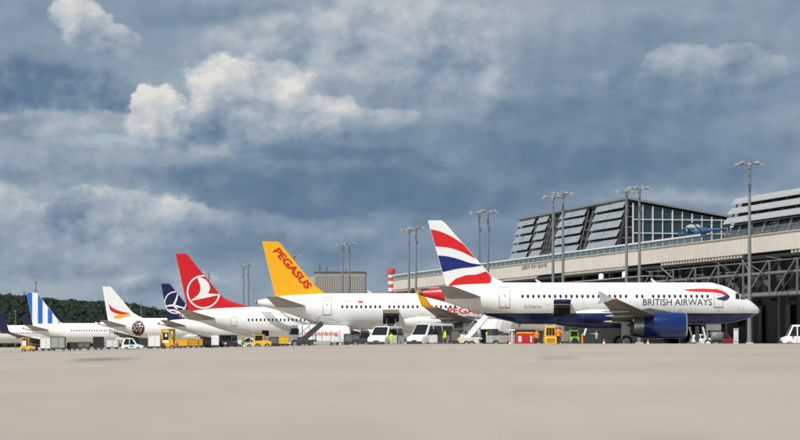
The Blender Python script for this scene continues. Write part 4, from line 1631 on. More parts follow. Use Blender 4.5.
# ================================================================== VEHICLES
def road_wheel(parent, c, r, w=0.22):
    o = MB().revolve([(-w / 2, r * 0.6), (-w / 2, r * 0.92), (-w * 0.3, r), (w * 0.3, r), (w / 2, r * 0.92), (w / 2, r * 0.6)], 'y', c, 18).build('wheel', M_black, parent, smooth=True)
    MB().revolve([(-w / 2 - 0.01, 0.03), (-w / 2 - 0.012, r * 0.58), (w / 2 + 0.012, r * 0.58), (w / 2 + 0.01, 0.03)], 'y', c, 12).build('rim', M_metal, o, smooth=True)
    return o


def place(name, px, Y, heading, label, cat, group=None):
    """thing standing on the apron under photo column px at depth Y; heading in degrees, 0 = facing right, 180 = left, 270 = to camera"""
    X = (px - 400) * Y / F
    o = empty(name, (X, Y, gz(X)), R(heading))
    slope = math.atan(gz(X + 0.5) - gz(X - 0.5))
    return tag(o, label, cat, group)


def quad(pts):
    return MB().poly([Vector(p) for p in pts])


def build_van(root, m_body=None, H=2.15, L=5.0, W=1.95, side_open=None, hi=False):
    m_body = m_body or M_white
    hl = L / 2
    prof = [(-hl, 0.45), (-hl, 1.0), (-hl + 0.10, H - 0.12), (-hl + 0.28, H), (hl - 1.65, H), (hl - 1.38, H - 0.05), (hl - 0.66, 1.18), (hl - 0.16, 1.02), (hl - 0.01, 0.86), (hl, 0.45), (hl - 0.1, 0.30), (-hl + 0.1, 0.30)]
    MB().prism(prof, -W / 2, W / 2, 0.16).build('body', m_body, root, smooth=True, bevel=0.05)
    MB().box((hl - 0.02, 0, 0.42), (0.20, W * 0.96, 0.30)).build('bumper', M_dark, root, bevel=0.04)
    # windscreen follows the slope
    d = Vector((0.72, 0, -(H - 0.05 - 1.18))).normalized()
    n = Vector((-d.z, 0, d.x)) * 0.014
    a = Vector((hl - 1.38, 0, H - 0.05)) + d * 0.06 + n
    b = Vector((hl - 0.66, 0, 1.18)) - d * 0.06 + n
    hw1, hw0 = W / 2 - 0.24, W / 2 - 0.13
    quad([(a.x, hw1, a.z), (a.x, -hw1, a.z), (b.x, -hw0, b.z), (b.x, hw0, b.z)]).build('windscreen', M_glass, root)

    def ys(z):
        return W / 2 - 0.16 * max(0, (z - 0.30) / (H - 0.30) * 2 - 1)
    for sg in (-1, 1):
        def side(pts, nm, m):
            quad([(x, sg * (ys(z) + 0.012), z) for x, z in pts]).build(nm, m, root)
        side([(hl - 0.92, 1.22), (hl - 1.85, 1.22), (hl - 1.85, H - 0.22), (hl - 1.45, H - 0.22)], 'side_window', M_glass)
        side([(hl - 2.0, 1.22), (hl - 3.2, 1.22), (hl - 3.2, H - 0.22), (hl - 2.0, H - 0.22)], 'side_window', M_glass)
        side([(hl - 3.35, 1.22), (-hl + 0.25, 1.22), (-hl + 0.30, H - 0.22), (hl - 3.35, H - 0.22)], 'side_window', M_glass)
        MB().box((hl - 1.30, sg * (W / 2 + 0.12), 1.30), (0.14, 0.22, 0.30)).build('mirror', M_dark, root, bevel=0.03, seg=1)
        MB().box((hl - 0.10, sg * (W / 2 - 0.28), 0.78), (0.16, 0.34, 0.20)).build('headlight', M_lamp, root, bevel=0.03, seg=1)
        MB().box((-hl + 0.0, sg * (W / 2 - 0.12), 1.05), (0.05, 0.14, 0.5)).build('tail_light', M_red, root)
        for x in (hl - 0.95, -hl + 0.95):
            road_wheel(root, (x, sg * (W / 2 - 0.11), 0.33), 0.33)
        for x in (hl - 1.92, hl - 3.28):
            quad([(x - 0.015, sg * (ys(0.5) + 0.014), 0.45), (x + 0.015, sg * (ys(0.5) + 0.014), 0.45), (x + 0.015, sg * (ys(1.2) + 0.014), 1.2), (x - 0.015, sg * (ys(1.2) + 0.014), 1.2)]).build('door_seam', M_dark, root)
    quad([(hl + 0.025, -0.3, 0.55), (hl + 0.025, 0.3, 0.55), (hl + 0.005, 0.3, 0.70), (hl + 0.005, -0.3, 0.70)]).build('grille', M_dark, root)
    if hi:
        MB().box((0.3, 0, H + 0.06), (0.25, 1.0, 0.12)).build('light_bar', M_yellow, root, bevel=0.03, seg=1)


def open_slider(root, L=5.0, W=1.95, H=2.15, m=None):
    """grey interior seen through an opened side door on the left flank"""
    hl = L / 2
    quad([(hl - 2.05, W / 2 + 0.016, 0.42), (hl - 3.3, W / 2 + 0.016, 0.42), (hl - 3.3, W / 2 + 0.016, 1.2), (hl - 2.05, W / 2 + 0.016, 1.2)]).build('doorway', m or mat('van_interior', (0.20, 0.21, 0.23), 0.7), root)
    d = MB().box((hl - 1.45, W / 2 + 0.30, 0.82), (0.85, 0.06, 0.80), rz=R(-35)).build('open_door', M_white, root, bevel=0.03, seg=1)
    MB().box((hl - 1.45, W / 2 + 0.30, 1.52), (0.75, 0.03, 0.55), rz=R(-35)).build('door_window', M_glass, d)


def build_car(root, m_body, L=4.3, H=1.45, W=1.75, decal_m=None):
    hl = L / 2
    prof = [(-hl, 0.40), (-hl + 0.02, 0.85), (-hl + 0.35, H - 0.12), (-hl + 0.75, H), (hl - 2.2, H), (hl - 1.75, H - 0.08), (hl - 1.0, 0.92), (hl - 0.25, 0.78), (hl, 0.62), (hl, 0.35), (hl - 0.15, 0.24), (-hl + 0.15, 0.24)]
    MB().prism(prof, -W / 2, W / 2, 0.22).build('body', m_body, root, smooth=True, bevel=0.05)
    d = Vector((0.75, 0, -(H - 0.08 - 0.92))).normalized()
    n = Vector((-d.z, 0, d.x)) * 0.014
    a = Vector((hl - 1.70, 0, H - 0.12)) + n
    b = Vector((hl - 1.04, 0, 0.96)) + n
    quad([(a.x, W / 2 - .30, a.z), (a.x, -W / 2 + .30, a.z), (b.x, -W / 2 + .16, b.z), (b.x, W / 2 - .16, b.z)]).build('windscreen', M_glass, root)

    def ys(z):
        return W / 2 - 0.22 * max(0, (z - 0.24) / (H - 0.24) * 2 - 1)
    for sg in (-1, 1):
        for pts in ([(hl - 1.25, 0.93), (hl - 2.2, 0.93), (hl - 2.2, H - 0.13), (hl - 1.85, H - 0.13)], [(hl - 2.3, 0.93), (-hl + 0.3, 0.93), (-hl + 0.6, H - 0.13), (hl - 2.3, H - 0.13)]):
            quad([(x, sg * (ys(z) + 0.014), z) for x, z in pts]).build('side_window', M_glass, root)
        for x in (hl - 0.85, -hl + 0.80):
            road_wheel(root, (x, sg * (W / 2 - 0.10), 0.30), 0.30)
        MB().box((hl - 0.10, sg * (W / 2 - 0.25), 0.62), (0.16, 0.32, 0.14)).build('headlight', M_lamp, root)
        if decal_m:
            quad([(x, sg * (W / 2 + 0.012), z) for x, z in ((0.2, 0.45), (-0.5, 0.45), (-0.5, 0.80), (0.2, 0.80))]).build('side_print', decal_m, root)
    MB().box((hl, 0, 0.40), (0.12, W * 0.95, 0.22)).build('bumper', M_dark, root, bevel=0.03, seg=1)


def build_tug(root, m_body, cab=True, L=3.0, W=1.6, H=1.9, m_cab=None):
    """baggage tractor: low body, engine hood, cab"""
    hl = L / 2
    MB().prism([(-hl, 0.35), (-hl, 0.95), (-0.1, 0.98), (0.1, 1.02), (hl - 0.1, 0.92), (hl, 0.80), (hl, 0.35)], -W / 2, W / 2, 0.05).build('chassis', m_body, root, bevel=0.05)
    for sg in (-1, 1):
        for x in (-hl + 0.55, hl - 0.5):
            road_wheel(root, (x, sg * (W / 2 - 0.06), 0.33), 0.33, 0.24)
        MB().box((hl + 0.0, sg * (W / 2 - 0.25), 0.72), (0.06, 0.22, 0.14)).build('headlight', M_lamp, root)
    if cab:
        for x, y in ((-hl + 0.15, 1), (-hl + 0.15, -1), (0.15, 1), (0.15, -1)):
            MB().bar((x, y * (W / 2 - 0.08), 0.95), (x * 0.95, y * (W / 2 - 0.14), H - 0.08), 0.09).build('cab_post', m_cab or m_body, root)
        MB().box((-hl / 2 + 0.1, 0, H), (hl + 0.35, W - 0.1, 0.12)).build('cab_roof', m_cab or m_body, root, bevel=0.04, seg=1)
        MB().box((-hl / 2 + 0.1, 0, 1.4), (hl - 0.15, W - 0.36, 0.82)).build('cab_glass', M_glass, root)
    MB().box((-0.55, 0, 1.05), (0.5, 0.5, 0.35)).build('seat', M_black, root)
    MB().box((hl + 0.08, 0, 0.42), (0.16, W * 0.9, 0.2)).build('bumper', M_dark, root)
    MB().tube((-hl + 0.3, 0.3, H), (-hl + 0.3, 0.3, H + 0.22), 0.07).build('beacon', M_orange, root)


def build_cart(root, m_box, L=2.6, W=1.5, H=1.7, m_trim=None, posts=True):
    """dolly with a box container on it"""
    hl = L / 2
    MB().box((0, 0, 0.46), (L, W, 0.14)).build('dolly_frame', M_dark, root)
    for sg in (-1, 1):
        for x in (-hl + 0.4, hl - 0.4):
            road_wheel(root, (x, sg * (W / 2 - 0.12), 0.2), 0.2, 0.14)
    MB().box((0, 0, 0.54 + (H - 0.54) / 2), (L - 0.1, W - 0.06, H - 0.54)).build('container_body', m_box, root, bevel=0.03, seg=1)
    mt = m_trim or M_metal
    for sx in (-1, 1):
        for sg in (-1, 1):
            MB().box((sx * (hl - 0.05), sg * (W / 2 - 0.03), 0.54 + (H - 0.54) / 2), (0.10, 0.08, H - 0.52)).build('corner_trim', mt, root)
    for sg in (-1, 1):
        MB().box((0, sg * (W / 2 - 0.02), H - 0.03), (L - 0.2, 0.06, 0.08)).build('edge_trim', mt, root)
        MB().box((0, sg * (W / 2 - 0.02), 0.60), (L - 0.2, 0.06, 0.08)).build('edge_trim', mt, root)
        MB().box((0.1, sg * (W / 2 - 0.02), (H + 0.55) / 2), (0.05, 0.05, H - 0.75)).build('door_bar', mt, root)
    MB().bar((hl, 0, 0.44), (hl + 0.8, 0, 0.35), 0.07).build('tow_bar', M_dark, root)


def build_loader(root, m_body, m_belt, top=(1.9, 3.3), L=5.0, rail=0.26, m_rail=None):
    """belt loader: low truck with an inclined conveyor rising to the right (+x)"""
    MB().prism([(-L / 2, 0.4), (-L / 2, 0.95), (0.6, 0.95), (0.9, 0.8), (L / 2 - 1.0, 0.75), (L / 2 - 1.0, 0.4)], -0.85, 0.85, 0.0).build('chassis', m_body, root, bevel=0.04)
    for sg in (-1, 1):
        for x in (-L / 2 + 0.7, L / 2 - 1.7):
            road_wheel(root, (x, sg * 0.78, 0.32), 0.32)
    p0 = Vector((-top[0] * 0.45, 0, 0.55)); p1 = Vector((top[0] * 0.55, 0, top[1]))
    d = (p1 - p0).normalized()
    for sg in (-1, 1):
        MB().bar(p0 + Vector((0, sg * 0.48, 0)), p1 + Vector((0, sg * 0.48, 0)), rail).build('conveyor_rail', m_rail or m_belt, root)
        MB().bar(p0 + Vector((-0.2, sg * 0.5, 0.75)), p1 + Vector((-0.2, sg * 0.5, 0.75)), 0.06).build('guard_rail', M_metal, root)
        for t in (0.1, 0.5, 0.9):
            q = p0.lerp(p1, t) + Vector((0, sg * 0.5, 0))
            MB().bar(q, q + Vector((-0.2, 0, 0.75)), 0.05).build('guard_post', M_metal, root)
    MB().box((p0 + p1) / 2 + Vector((0, 0, 0.10)), ((p1 - p0).length, 0.82, 0.08), ry=-math.atan2(d.z, d.x)).build('belt', M_black, root)
    MB().bar((0.7, 0, 0.7), p0.lerp(p1, 0.7), 0.14).build('lift_arm', M_metal, root)
    MB().box((-L / 2 + 1.0, -0.45, 1.15), (0.5, 0.5, 0.45)).build('seat', M_black, root)
    MB().box((-L / 2 + 0.35, 0.3, 1.1), (0.5, 0.7, 0.30)).build('engine_cover', m_body, root, bevel=0.04, seg=1)


# ------------------------------------------------------------------ people
def person(px, Y, heading, label, top_m, leg_m, pose='stand', h=1.76, hair=(0.05, 0.03, 0.02)):
    X = (px - 400) * Y / F
    root = empty('person', (X, Y, gz(X)), R(heading))
    tag(root, label, 'person')
    k = h / 1.76
    # joints: x forward, y left
    arm = {'stand': ((0.02, 0.27, 1.17), (0.10, 0.29, 0.92), (0.02, -0.27, 1.17), (0.14, -0.27, 0.94)),
           'reach': ((0.16, 0.27, 1.22), (0.42, 0.22, 1.16), (0.14, -0.27, 1.20), (0.40, -0.22, 1.10)),
           'point': ((0.05, 0.28, 1.18), (0.12, 0.30, 0.93), (0.22, -0.30, 1.40), (0.46, -0.32, 1.44))}[pose]
    st = 0.10 if pose != 'stand' else 0.03
    J = [((0, 0, 0.95), .15), ((0, 0, 1.10), .145), ((0, 0, 1.28), .165), ((0, 0, 1.44), .13), ((0.0, 0, 1.52), .06), ((0.01, 0, 1.56), .062), ((0.02, 0, 1.63), .092), ((0.015, 0, 1.70), .078),
         ((0, 0.19, 1.41), .075), (arm[0], .048), (arm[1], .034), ((0, -0.19, 1.41), .075), (arm[2], .048), (arm[3], .034),
         ((0, 0.10, 0.88), .105), ((st, 0.11, 0.50), .066), ((st - 0.06, 0.11, 0.10), .045), ((st + 0.10, 0.13, 0.045), .042),
         ((0, -0.10, 0.88), .105), ((-st, -0.11, 0.50), .066), ((-st - 0.08, -0.11, 0.10), .045), ((-st + 0.08, -0.13, 0.045), .042)]
    E = [(0, 1), (1, 2), (2, 3), (3, 4), (4, 5), (5, 6), (6, 7), (3, 8), (8, 9), (9, 10), (3, 11), (11, 12), (12, 13), (0, 14), (14, 15), (15, 16), (16, 17), (0, 18), (18, 19), (19, 20), (20, 21)]
    me = bpy.data.meshes.new('body')
    me.from_pydata([Vector(p) * k for p, r in J], E, [])
    ob = bpy.data.objects.new('body', me)
    COL.objects.link(ob)
    sk = ob.modifiers.new('skin', 'SKIN')
    for i, (p, r) in enumerate(J):
        me.skin_vertices[0].data[i].radius = (r * k, r * k * (0.80 if i in (0, 1, 2, 3) else 1.0)) if i not in (0, 1, 2, 3) else (r * k * 0.78, r * k * 1.05)
    me.skin_vertices[0].data[0].use_root = True
    ss = ob.modifiers.new('sub', 'SUBSURF'); ss.levels = 2; ss.render_levels = 2
    bpy.context.view_layer.update()
    dg = bpy.context.evaluated_depsgraph_get()
    m2 = bpy.data.meshes.new_from_object(ob.evaluated_get(dg))
    bpy.data.objects.remove(ob)
    bm = bmesh.new(); bm.from_mesh(m2)
    # hands: palm and five fingers of unequal length, on each wrist
    for ai, el in ((10, 9), (13, 12)):
        w = Vector(J[ai][0]) * k
        d = (w - Vector(J[el][0]) * k).normalized()
        sgn = 1 if ai == 10 else -1
        side = Vector((1, 0, 0)) - d * d.x
        side = side.normalized() if side.length > 0.1 else Vector((0, 0, 1))
        tmp = MB()
        tmp.tube(w - d * 0.02, w + d * 0.085, 0.030, 0.042, 8)
        for fi, ln in enumerate((0.062, 0.075, 0.080, 0.070)):
            b0 = w + d * 0.08 + side * (0.030 - 0.020 * fi)
            kn = b0 + d * ln * 0.55
            tmp.tube(b0, kn, 0.0095, 0.009, 6)
            tmp.tube(kn, kn + (d + Vector((0, -sgn * 0.5, 0))).normalized() * ln * 0.5, 0.009, 0.007, 6)
        tb = w + d * 0.03 + side * 0.035
        tmp.tube(tb, tb + (d + side).normalized() * 0.065, 0.011, 0.008, 6)
        vv = [bm.verts.new(p) for p in tmp.v]
        for f in tmp.f:
            try: bm.faces.new([vv[i] for i in f]).material_index = 0
            except ValueError: pass
    # nose and ears
    hc = Vector((0.02, 0, 1.645)) * k
    tmp = MB().tube(hc + Vector((0.085, 0, 0.0)), hc + Vector((0.115, 0, -0.025)), 0.008, 0.014, 6)
    for s_ in (-1, 1):
        tmp.tube(hc + Vector((-0.005, s_ * 0.085, -0.03)), hc + Vector((-0.005, s_ * 0.098, 0.03)), 0.016, 0.018, 6)
    vv = [bm.verts.new(p) for p in tmp.v]
    for f in tmp.f:
        bm.faces.new([vv[i] for i in f])
    bmesh.ops.recalc_face_normals(bm, faces=bm.faces)
    for f in bm.faces:
        c = f.calc_center_median() / k
        rad = math.hypot(c.x, c.y)
        if c.z > 1.665 or (c.z > 1.58 and c.x < -0.01): mi = 3
        elif c.z > 1.53: mi = 0
        elif c.z > 0.93:
            mi = 1
            for ai in (10, 13):
                if (c - Vector(J[ai][0])).length < 0.075: mi = 0
            if pose != 'stand' and any((c - Vector(J[ai][0])).length < 0.17 and (c - Vector(J[ai][0])).dot(Vector(J[ai][0]) - Vector(J[ai - 1][0])) > 0 for ai in (10, 13)): mi = 0
        elif c.z > 0.10:
            mi = 2 if abs(c.y) < 0.235 else 0
        else: mi = 4
        f.material_index = mi
        f.smooth = True
    bm.to_mesh(m2); bm.free()
    for m in (M_skin, top_m, leg_m, mat('hair', hair, 0.8), M_black):
        m2.materials.append(m)
    m2.name = 'body'
    o = link(bpy.data.objects.new('body', m2), root)
    for s_ in (-1, 1):
        MB().revolve([(-0.004, 0.011), (0.004, 0.009)], 'x', hc + Vector((0.088, s_ * 0.032, 0.012)), 8).build('eye', M_black, root)
    return root


# ================================================================== THE APRON TRAFFIC
VANS = 'crew vans between the yellow finned and blue bellied jets'
r = place('crew_van', 386, 258, 270 - 24, 'white van with dark windscreen, left of the two vans beside the hi-vis worker', 'van', VANS)
build_van(r, H=2.15, L=4.9); open_slider(r, 4.9)
r = place('crew_van', 431, 254, 270 - 40, 'larger white van with open front door, right of the two vans', 'van', VANS)
build_van(r, H=2.35, L=5.3, W=2.0); open_slider(r, 5.3, 2.0, 2.35)
person(391.3, 253.5, 250, 'person in bright yellow hi-vis overalls standing beside the white van', M_hivis, M_hivis, h=1.5)

# tanker and dark conveyor before the red tailed jet
r = place('fuel_tanker', 322, 286, 180, 'white fuel tanker truck with red lettering under the yellow tailed jet', 'truck')
MB().prism([(-3.15, 0.62), (-3.3, 1.0), (-3.15, 2.3), (-2.8, 2.52), (1.9, 2.62), (2.1, 2.45), (2.1, 0.62)], -1.15, 1.15, 0.25).build('tank', M_white, r, smooth=True, bevel=0.08)
MB().prism([(2.22, 0.45), (2.22, 2.5), (2.5, 2.58), (3.5, 2.5), (3.75, 1.5), (3.82, 0.45)], -1.1, 1.1, 0.12).build('cab', M_white, r, smooth=True, bevel=0.06)
quad([(3.60, 0.9, 2.32), (3.60, -0.9, 2.32), (3.79, -1.0, 1.5), (3.79, 1.0, 1.5)]).build('windscreen', M_glass, r)
for sg in (-1, 1):
    quad([(3.45, sg * 1.06, 2.2), (2.6, sg * 1.06, 2.2), (2.6, sg * 1.115, 1.5), (3.6, sg * 1.115, 1.5)]).build('side_window', M_glass, r)
    for x in (3.0, -1.4, -2.4):
        road_wheel(r, (x, sg * 0.98, 0.46), 0.46, 0.3)
    MB().box((0.2, sg * 1.05, 0.62), (2.4, 0.3, 0.36)).build('side_locker', M_grey, r)
# lettering on the flank facing the camera (heading 180: +y faces the camera)
mb = MB()
for t in text_tris('skytanking', 0.012):
    mb.poly([Vector((2.0 - p[0] * 3.85, 1.185, 1.38 + p[1] * 0.50)) for p in t])
mb.build('flank_lettering', M_pred, r)
mb = MB()
for x in (1.0, 0.0, -1.0, -2.0):
    mb.box((x, 1.17, 1.55), (0.03, 0.02, 1.4))
mb.build('tank_seam', M_pg, r)
MB().box((-0.5, 0, 2.66), (3.0, 0.9, 0.10)).build('roof_walkway', M_grey, r)

r = place('belt_loader', 309.5, 274, 0, 'dark grey belt loader raised beside the white fuel tanker', 'belt loader', 'belt loaders')
build_loader(r, M_dark, mat('loader_grey', (0.06, 0.065, 0.07), 0.5), top=(2.5, 2.75), L=2.8, rail=0.5)
r = place('belt_loader', 474, 246, 0, 'white belt loader raised under the tail of the blue bellied jet', 'belt loader', 'belt loaders')
build_loader(r, M_dirtywhite, M_dirtywhite, top=(2.2, 3.0), L=2.9, m_rail=M_white, rail=0.5)
MB().box((-1.45, 0, 0.75), (0.35, 1.5, 0.3)).build('bumper', M_yellow, r)

# around the near jet
r = place('service_truck', 500, 243, 200, 'grey toilet service truck with tilted white tank under the near jet', 'truck')
MB().box((0, 0, 0.75), (2.3, 1.6, 0.7)).build('chassis', M_grey, r, bevel=0.05, seg=1)
MB().box((-0.35, 0, 1.95), (1.25, 1.3, 1.15), ry=R(-14)).build('tank', M_dirtywhite, r, bevel=0.12)
MB().box((0.75, 0, 1.4), (0.6, 1.4, 0.7)).build('pump_cabinet', M_dark, r, bevel=0.04, seg=1)
for sg in (-1, 1):
    for x in (-0.7, 0.75):
        road_wheel(r, (x, sg * 0.75, 0.34), 0.34)
    MB().bar((0.5, sg * 0.6, 1.1), (-0.9, sg * 0.6, 1.5), 0.08).build('hose_rail', M_metal, r)
r = place('sign_post', 512, 241, 0, 'narrow white steel post standing left of the red power unit', 'post')
MB().box((0, 0, 0.9), (0.16, 0.16, 1.4)).build('shaft', M_dirtywhite, r)
MB().box((0, 0, 1.62), (0.55, 0.30, 0.16)).build('cap', M_white, r, bevel=0.03, seg=1)
MB().box((0, 0, 0.1), (0.7, 0.5, 0.2)).build('foot', M_grey, r)
for s_ in (-1, 1):
    MB().box((s_ * 0.22, 0, 0.75), (0.08, 0.10, 1.2)).build('side_bar', M_grey, r)

r = place('ground_power_unit', 525, 241, 180, 'red ground power unit with white stripe under the near jet', 'power unit')
MB().box((0, 0, 0.80), (1.75, 1.3, 0.95)).build('housing', M_red, r, bevel=0.06)
MB().box((0, 0, 1.36), (1.6, 1.15, 0.14)).build('lid', M_yellow, r, bevel=0.04, seg=1)
MB().box((0.52, 0.66, 0.78), (0.30, 0.03, 0.55)).build('white_panel', M_white, r)
MB().box((-0.55, 0.66, 0.78), (0.16, 0.03, 0.60)).build('white_panel', M_white, r)
MB().box((-0.1, 0.66, 0.80), (0.75, 0.02, 0.55)).build('louvre', mat('red_louvre', (0.45, 0.02, 0.02), 0.6), r)
for sg in (-1, 1):
    for x in (-0.6, 0.6):
        road_wheel(r, (x, sg * 0.55, 0.24), 0.24, 0.15)

TUGS = 'tow tractors on the apron'
r = place('tow_tractor', 550, 241, 270, 'narrow yellow tow tractor seen from its end under the near jet', 'tractor', TUGS)
MB().prism([(-1.3, 0.30), (-1.3, 1.0), (1.2, 1.0), (1.3, 0.85), (1.3, 0.30)], -0.62, 0.62, 0.03).build('chassis', M_yellow, r, bevel=0.06)
MB().prism([(-1.2, 1.0), (-1.15, 2.0), (0.55, 2.0), (0.8, 1.0)], -0.56, 0.56, 0.10).build('cab', M_yellow, r, bevel=0.06)
quad([(0.815, 0.42, 1.15), (0.815, -0.42, 1.15), (0.645, -0.36, 1.85), (0.645, 0.36, 1.85)]).build('windscreen', M_glass, r)
for s_ in (-0.14, 0.14):
    MB().bar((0.83, s_, 1.15), (0.66, s_, 1.85), 0.03).build('window_bar', M_yellow, r)
quad([(1.315, 0.36, 0.45), (1.315, -0.36, 0.45), (1.315, -0.36, 0.85), (1.315, 0.36, 0.85)]).build('grille', mat('ochre_grille', (0.45, 0.22, 0.02), 0.6), r)
for sg in (-1, 1):
    for x in (-0.8, 0.85):
        road_wheel(r, (x, sg * 0.55, 0.3), 0.3)
    MB().tube((0.2, sg * 0.4, 2.0), (0.2, sg * 0.4, 2.2), 0.04).build('beacon', M_white, r)
person(558.5, 240, 265, 'person in orange hi-vis jacket and dark trousers by the yellow tractor', M_orange, M_trous, 'reach', h=2.0)
r = place('luggage_cart', 566, 240.5, 270, 'brown luggage cart loaded with bags right of the orange jacket', 'cart')
build_cart(r, mat('cart_curtain', (0.30, 0.21, 0.17), 0.8), L=2.0, W=0.85, H=1.5, m_trim=M_grey)
r = place('tow_tractor', 574, 239.5, 270, 'bright green tow tractor seen from its end under the near jet', 'tractor', TUGS)
build_tug(r, M_green, L=2.4, W=0.95, H=1.55, m_cab=M_green)
MB().revolve([(1.31, 0.30), (1.36, 0.30), (1.38, 0.22)], 'x', (0, 0, 0.60), 16).build('spare_tyre', M_black, r)
r = place('warning_post', 582.3, 239, 0, 'slim orange warning post between green tractor and landing gear', 'post')
MB().revolve([(0.06, 0.11), (1.2, 0.09), (1.24, 0.02)], 'z', n=12).build('shaft', M_orange, r)
MB().box((0, 0, 0.05), (0.5, 0.5, 0.1)).build('foot', M_black, r)
MB().box((0.25, 0, 1.45), (0.18, 0.08, 0.7), ry=R(18)).build('flag', M_white, r)
person(596.5, 240, 200, 'person in light grey shirt and dark trousers near the main landing gear', M_grey, M_trous, 'point', h=1.6)
# chocks under the near engine/nose gear, and ground support behind
r = place('ground_cart', 694, 246, 0, 'white framed air cart just ahead of the blue engine', 'cart')
for x in (-0.55, 0.75):
    MB().bar((x, -0.4, 0.2), (x + 0.30, -0.4, 1.0), 0.20).bar((x + 0.3, -0.4, 1.0), (x + 0.05, -0.4, 1.95), 0.18).build('bent_leg', M_dirtywhite, r)
MB().box((0.2, 0, 0.35), (1.9, 0.8, 0.25)).build('tray', M_grey, r)
MB().box((0.3, 0, 1.3), (0.35, 0.5, 1.5)).build('reel', M_dark, r)
for sg in (-1, 1):
    for x in (-0.5, 0.9):
        road_wheel(r, (x, sg * 0.35, 0.18), 0.18, 0.1)
r = place('service_car', 704, 320, 0, 'white small car seen under the nose of the near jet', 'car', 'cars by the terminal')
build_car(r, M_dirtywhite, L=3.4)
r = place('service_car', 724, 322, 20, 'dark red small car seen under the nose of the near jet', 'car', 'cars by the terminal')
build_car(r, mat('dark_red_car', (0.25, 0.02, 0.03), 0.35), L=3.4, H=1.7)
r = place('bollard_cabinet', 736, 300, 0, 'tall white service cabinet behind the nose of the near jet', 'cabinet')
MB().box((0, 0, 1.0), (0.55, 0.5, 2.0)).build('case', M_dirtywhite, r, bevel=0.04, seg=1)
MB().box((0, 0, 2.05), (0.65, 0.6, 0.10)).build('lid', M_grey, r)
MB().box((0, -0.26, 0.55), (0.50, 0.02, 0.12)).build('label_strip', M_teal, r)
r = place('crew_van', 803, 322, 180, 'white van cut by the right edge before the terminal columns', 'van')
build_van(r, H=2.65, L=5.6, W=2.05)

# around the red tailed jet
r = place('tow_tractor', 262.5, 308, 0, 'yellow tow tractor with cab under the red tailed jet', 'tractor', TUGS)
build_tug(r, M_yellow, L=2.2, W=1.5, H=1.65)
r = place('cargo_box', 285, 300, 0, 'plain yellow cargo box left of the white fuel tanker', 'container', 'yellow cargo boxes')
build_cart(r, M_yellow, L=1.35, W=1.3, H=1.45, m_trim=M_yellow)
r = place('tow_tractor', 225.5, 318, 270 - 20, 'black pushback tractor under the tail of the red tailed jet', 'tractor', TUGS)
build_tug(r, M_dark, L=3.4, W=2.0, H=1.75, m_cab=M_dark)
r = place('ground_cart', 215.5, 316, 270, 'narrow white air conditioning cart left of the black tractor', 'cart')
build_cart(r, M_white, L=1.8, W=0.9, H=1.75, m_trim=M_white)
r = place('service_car', 244.5, 322, 180, 'white car between black tractor and yellow tractor', 'car')
build_car(r, M_dirtywhite, L=2.9, H=1.5)
person(243.2, 316, 270, 'person in green hi-vis vest in front of the white car', M_green, M_trous, h=1.5)

# row at the far left
YB = 'yellow dollies left of the black tractor'
r = place('cargo_box', 183, 385, 0, 'square yellow cargo box right of the tall yellow loader', 'container', 'yellow cargo boxes')
build_cart(r, M_yellow, L=1.35, W=1.3, H=1.5, m_trim=M_yellow)
M_ochre = mat('ochre_paint', (0.55, 0.30, 0.02), 0.5)
r = place('container_dolly', 193.5, 388, 0, 'ochre container dolly, left one of the coupled pair', 'dolly', YB)
build_cart(r, M_ochre, L=1.7, W=1.3, H=1.55, m_trim=M_yellow)
r = place('container_dolly', 204, 388, 0, 'ochre container dolly, right one of the coupled pair', 'dolly', YB)
build_cart(r, M_ochre, L=1.7, W=1.3, H=1.5, m_trim=M_yellow)

r = place('high_loader', 168, 400, 0, 'tall yellow high loader with raised frame beside a white box', 'loader')
MB().box((0, 0, 0.7), (2.2, 1.7, 0.7)).build('chassis', M_yellow, r, bevel=0.05, seg=1)
for sg in (-1, 1):
    for x in (-0.7, 0.7):
        road_wheel(r, (x, sg * 0.8, 0.36), 0.36)
    for x in (-0.95, 0.25, 0.95):
        MB().box((x, sg * 0.75, 2.0), (0.26 if x > 0.5 else 0.16, 0.14, 2.4)).build('mast_post', M_yellow, r)
    MB().box((0, sg * 0.75, 3.1), (2.1, 0.12, 0.35)).build('top_beam', M_yellow, r)
    MB().box((0.6, sg * 0.72, 1.5), (0.8, 0.1, 1.0)).build('side_plate', M_yellow, r)
MB().box((-0.3, 0, 2.1), (0.9, 1.2, 1.2)).build('operator_cab', M_glass, r)
MB().box((-0.25, -0.62, 2.25), (0.35, 0.03, 0.5)).build('white_notice', M_white, r)
MB().box((0, 0, 3.0), (2.0, 1.4, 0.12)).build('platform', M_dark, r)

r = place('box_trailer', 154.5, 398, 0, 'white box trailer left of the tall yellow loader', 'trailer')
build_cart(r, M_white, L=1.9, W=1.5, H=2.35, m_trim=M_dirtywhite)
r = place('service_car', 133, 405, 0, 'white car with teal side print between white boxes', 'car')
build_car(r, M_white, L=3.5, H=1.95, W=1.8, decal_m=M_teal)
BX = 'freight containers on dollies at the far left'
r = place('freight_container', 112.5, 430, 0, 'pale rounded freight container left of the teal printed car', 'container', BX)
build_cart(r, M_dirtywhite, L=2.1, W=1.5, H=1.9, m_trim=M_grey)
r = place('freight_container', 98.5, 430, 0, 'black freight container in front of the blue striped jet', 'container', BX)
build_cart(r, M_black, L=1.7, W=1.5, H=2.35, m_trim=M_dark)
r = place('freight_container', 58.3, 430, 0, 'grey framed freight container under the blue striped fin', 'container', BX)
build_cart(r, mat('container_grey', (0.34, 0.37, 0.33), 0.5), L=2.5, W=1.5, H=2.5, m_trim=M_dark)
r = place('freight_container', 46, 432, 0, 'plain white freight container beside the yellow tractor', 'container', BX)
build_cart(r, M_white, L=1.8, W=1.5, H=2.45, m_trim=M_dirtywhite)
r = place('tow_tractor', 28, 425, 0, 'yellow and white tow tractor at the far left', 'tractor', TUGS)
